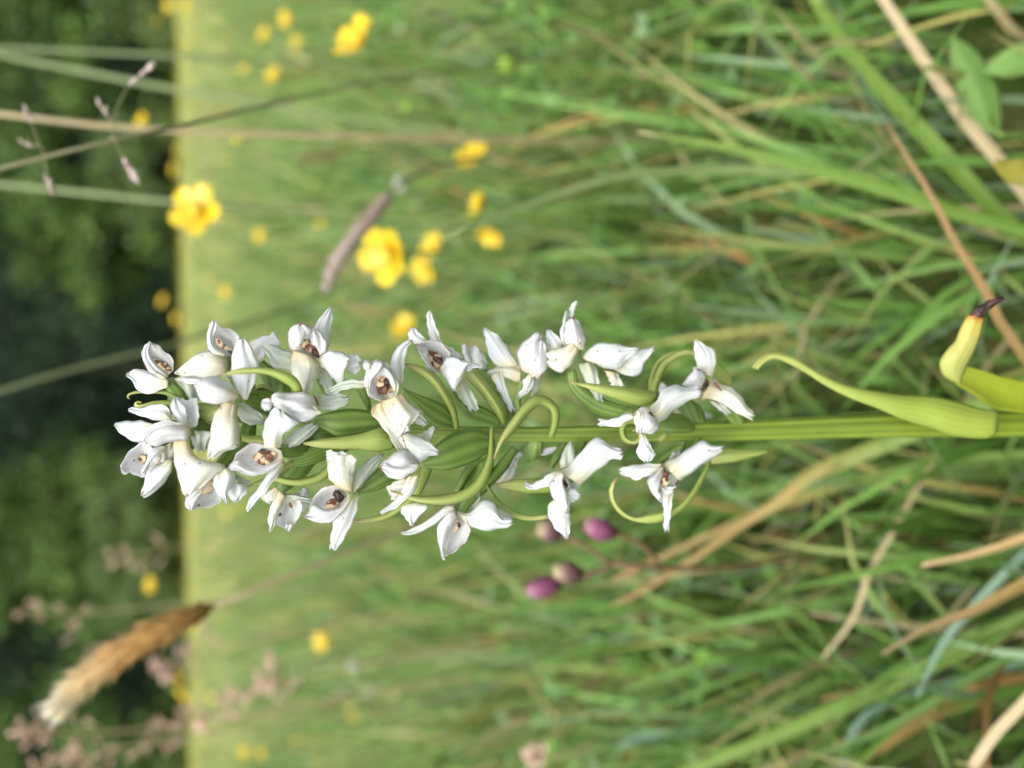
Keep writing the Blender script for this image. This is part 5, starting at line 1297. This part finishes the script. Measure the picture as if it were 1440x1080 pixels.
# ------------------------------------------------------------------ thistle with purple buds
M_BUDP = leaf_mat('thistle bud', [(0.0, (0.06, 0.02, 0.025)), (0.45, (0.17, 0.045, 0.10)), (0.8, (0.26, 0.08, 0.16)), (1.0, (0.45, 0.24, 0.27))], 0.3, 8, 0.05, 0.6, 0.3, 0.8)
M_BUDK = leaf_mat('thistle bud dull', [(0.0, (0.05, 0.025, 0.02)), (0.55, (0.14, 0.07, 0.07)), (0.85, (0.34, 0.24, 0.17)), (1.0, (0.45, 0.40, 0.20))], 0.3, 8, 0.05, 0.6, 0.3, 0.8)
def thistle():
    d = .205
    pth = [(858, 793, d), (910, 796, d + .006), (980, 800, d + .02), (1090, 790, d + .05)]
    full = W(*np.array(pth, float).T); e = ground_end(full); base = np.array([e[1][0], e[1][1], 0])
    root = empty('thistle', base); tag(root, 'purple-budded thistle with four closed flower heads on dark branching stems', 'thistle')
    C = smooth_path(np.array(list(full) + e), 22)[::-1]; V, fs, uv = tube(C, .0008, 7); mk('stem', V, fs, GM['brown'], root, base, uv)
    def br(P):
        P = smooth_path(W(*np.array(P, float).T), 10); V, fs, uv = tube(P, np.linspace(.0007, .0006, 10), 6); mk('branch', V, fs, GM['brown'], root, P[0], uv)
    br([(860, 793, d), (838, 778, d), (815, 763, d), (788, 752, d)]); br([(860, 793, d), (840, 805, d), (815, 808, d)]); br([(840, 803, d), (815, 815, d), (785, 820, d)])
    br([(930, 797, d + .009), (905, 768, d + .006), (880, 755, d + .004), (862, 750, d + .002)])
    def head(a, b, w, mt, dd=0):
        A = W(a[0], a[1], d + dd); B = W(b[0], b[1], d + dd - .001); n, k = 12, 14; L = np.linalg.norm(B - A); t = np.linspace(0, 1, n)
        r = w / 2 / F * d * np.sin(np.pi * (0.10 + .80 * t)) ** .6 * np.where(t > .93, .8, 1)
        V, fs, uv = tube(A + (B - A) * t[:, None], r, k); c = A + (B - A) * np.repeat(t, k)[:, None]
        V = c + (V - c) * (1 + .07 * np.sin(np.tile(np.arange(k), n) * 2 * np.pi * 5 / k + np.repeat(np.arange(n), k) * 1.6))[:, None]
        h = mk('bud', V, fs, mt, root, A, uv)
        # tuft of scales at the mouth
        rr = np.random.default_rng(int(a[0])); ax = (B - A) / L; x = np.cross(ax, VDIR); x /= np.linalg.norm(x); y = np.cross(ax, x); VV = []; FF = []
        for j in range(22):
            an = rr.uniform(0, 6.28); q = B - ax * L * .25 + (x * math.cos(an) + y * math.sin(an)) * r.max() * .85; tp = B + ax * L * rr.uniform(-.02, .10) + (x * math.cos(an) + y * math.sin(an)) * r.max() * rr.uniform(.3, .7)
            sd = np.cross(ax, q - A); sd = sd / np.linalg.norm(sd) * .0006; VV += [q - sd, q + sd, tp]; FF.append((3 * j, 3 * j + 1, 3 * j + 2))
        mk('scales', np.array(VV), FF, mt, h, B, [(0.5, .9)] * len(VV))
    head((788, 752), (757, 741), 30, M_BUDK); head((866, 751), (823, 737), 31, M_BUDP, .002); head((818, 809), (779, 801), 31, M_BUDK); head((788, 819), (742, 832), 28, M_BUDP)
thistle()

# ------------------------------------------------------------------ broad leaves low in the grass
def broad_leaf(mid, w, mt, label, d0, d1, name='broad_leaf', bulge=.12):
    P = resample(pts(mid), 20); n = 20; m = 9
    wn = np.interp(np.linspace(0, 1, n), np.linspace(0, 1, len(w)), w); dd = np.linspace(d0, d1, n)
    T = np.gradient(P, axis=0); T /= np.linalg.norm(T, axis=1, keepdims=True); Nn = np.stack([-T[:, 1], T[:, 0]], 1); q = np.linspace(-1, 1, m)
    X = P[:, :1] + Nn[:, :1] * q * wn[:, None] / 2; Y = P[:, 1:] + Nn[:, 1:] * q * wn[:, None] / 2
    D = dd[:, None] + (np.abs(q)[None, :] - .5) * wn[:, None] / F * d0 * bulge + .0006 * np.sin(np.linspace(0, 9, n))[:, None] * q[None, :]
    G = W(X, Y, D); base = G[0, 4]; foot = np.array([base[0], base[1] + .01, 0])
    root = empty(name, foot); tag(root, label, 'leaf')
    V, Fc, uv = sheet(G, .0004); mk('leaf_blade', V, Fc, mt, root, base, uv)
    Ps = smooth_path([foot - [0, 0, .004], (foot + base) / 2 + [.003, 0, 0], base, G[3, 4]], 10); V, fs, uv = tube(Ps, np.linspace(.0012, .0007, 10), 7); mk('leaf_stalk', V, fs, M_GSTEM, root, foot, uv)
M_DOCK = leaf_mat('broad green leaf', [(0.0, (0.15, 0.27, 0.06)), (1.0, (0.20, 0.34, 0.09))], 0.12, 2, 0.3, 0.45, 0.35, 0.3)
M_SPOT = leaf_mat('spotted yellow leaf', [(0.0, (0.20, 0.21, 0.03)), (1.0, (0.27, 0.24, 0.04))], 0.1, 4, 0.25, 0.5, 0.3, 0.6, 900)
broad_leaf("1402,190 1385,150 1365,100 1340,52", [10, 34, 50, 57, 56, 48, 32, 4], M_DOCK, 'oval green leaf standing beside the pale dry straw', .215, .225)
broad_leaf("1500,70 1450,80 1410,92 1384,100", [16, 30, 42, 46, 42, 30, 3], M_DOCK, 'broad green leaf pointing at the oval one', .215, .215)
broad_leaf("1475,245 1440,243 1418,238 1400,228", [16, 40, 36, 10], M_SPOT, 'yellow leaf with dark spots at the foot of the pale dry straw', .176, .176)
broad_leaf("1190,300 1160,250 1120,215 1085,205", [8, 24, 20, 3], M_DOCK, 'small green leaf half under the broad grass blade', .34, .34)
broad_leaf("960,180 930,140 905,120 880,110", [8, 26, 22, 3], M_DOCK, 'rounded soft green leaf in the grass behind the pale-tipped blade', .46, .46)

# ------------------------------------------------------------------ pale fluffy heads blurred in the grass
M_FLUFF = plain_mat('pale fluff', (0.50, 0.54, 0.50), (0.72, 0.74, 0.72), 600, 0.8, 0.1, trans=0.3)
def fluff_mesh():
    r = np.random.default_rng(8); n = 90; d = r.normal(0, 1, (n, 3)); d /= np.linalg.norm(d, axis=1, keepdims=True); d[:, 2] = np.abs(d[:, 2]) - .25
    s_ = np.cross(d, r.normal(0, 1, (n, 3))); s_ /= np.linalg.norm(s_, axis=1, keepdims=True)
    V = np.stack([d * .25, d * .7 + s_ * .13, d * r.uniform(.9, 1.15, (n, 1)), d * .7 - s_ * .13], 1).reshape(-1, 3)
    return new_mesh('floret', V, np.arange(n * 4).reshape(-1, 4), M_FLUFF)
ME_FLUFF = fluff_mesh(); ME_FCORE = knob('head_core', M_BUDG, 0.4, 0.4, 10, 7, 0.08)
for px, py, d, R_, lab in ((562, 258, .34, .0042, 'pale fluffy head just beyond the end of the dry pinkish grass spike'), (776, 140, .42, .0040, 'small whitish fluffy head in the grass near the buttercup on the straw stalk'),
                           (830, 74, .48, .0048, 'whitish fluffy head close to the bright green closed bud'), (497, 934, .46, .0052, 'whitish fluffy head in the open meadow by the pinkish plumes'), (520, 975, .55, .0040, 'faint whitish head beside the lone meadow buttercup')):
    head = W(px, py, d); base = np.array([head[0] + .004, head[1] + .012, 0.0])
    root = empty('fluffy_flower', base); tag(root, lab, 'flower')
    V, fs, uv = tube(smooth_path([base - [0, 0, .004], (base + head) / 2 + [.003, 0, 0], head], 9), .0007, 6); mk('stem', V, fs, M_GSTEM, root, base, uv)
    for me in (ME_FCORE, ME_FLUFF):
        o = bpy.data.objects.new(me.name, me); COL.objects.link(o); o.parent = root
        o.matrix_basis = Matrix.Translation(Vector(head - base)) @ Matrix.Diagonal((R_, R_, R_, 1))
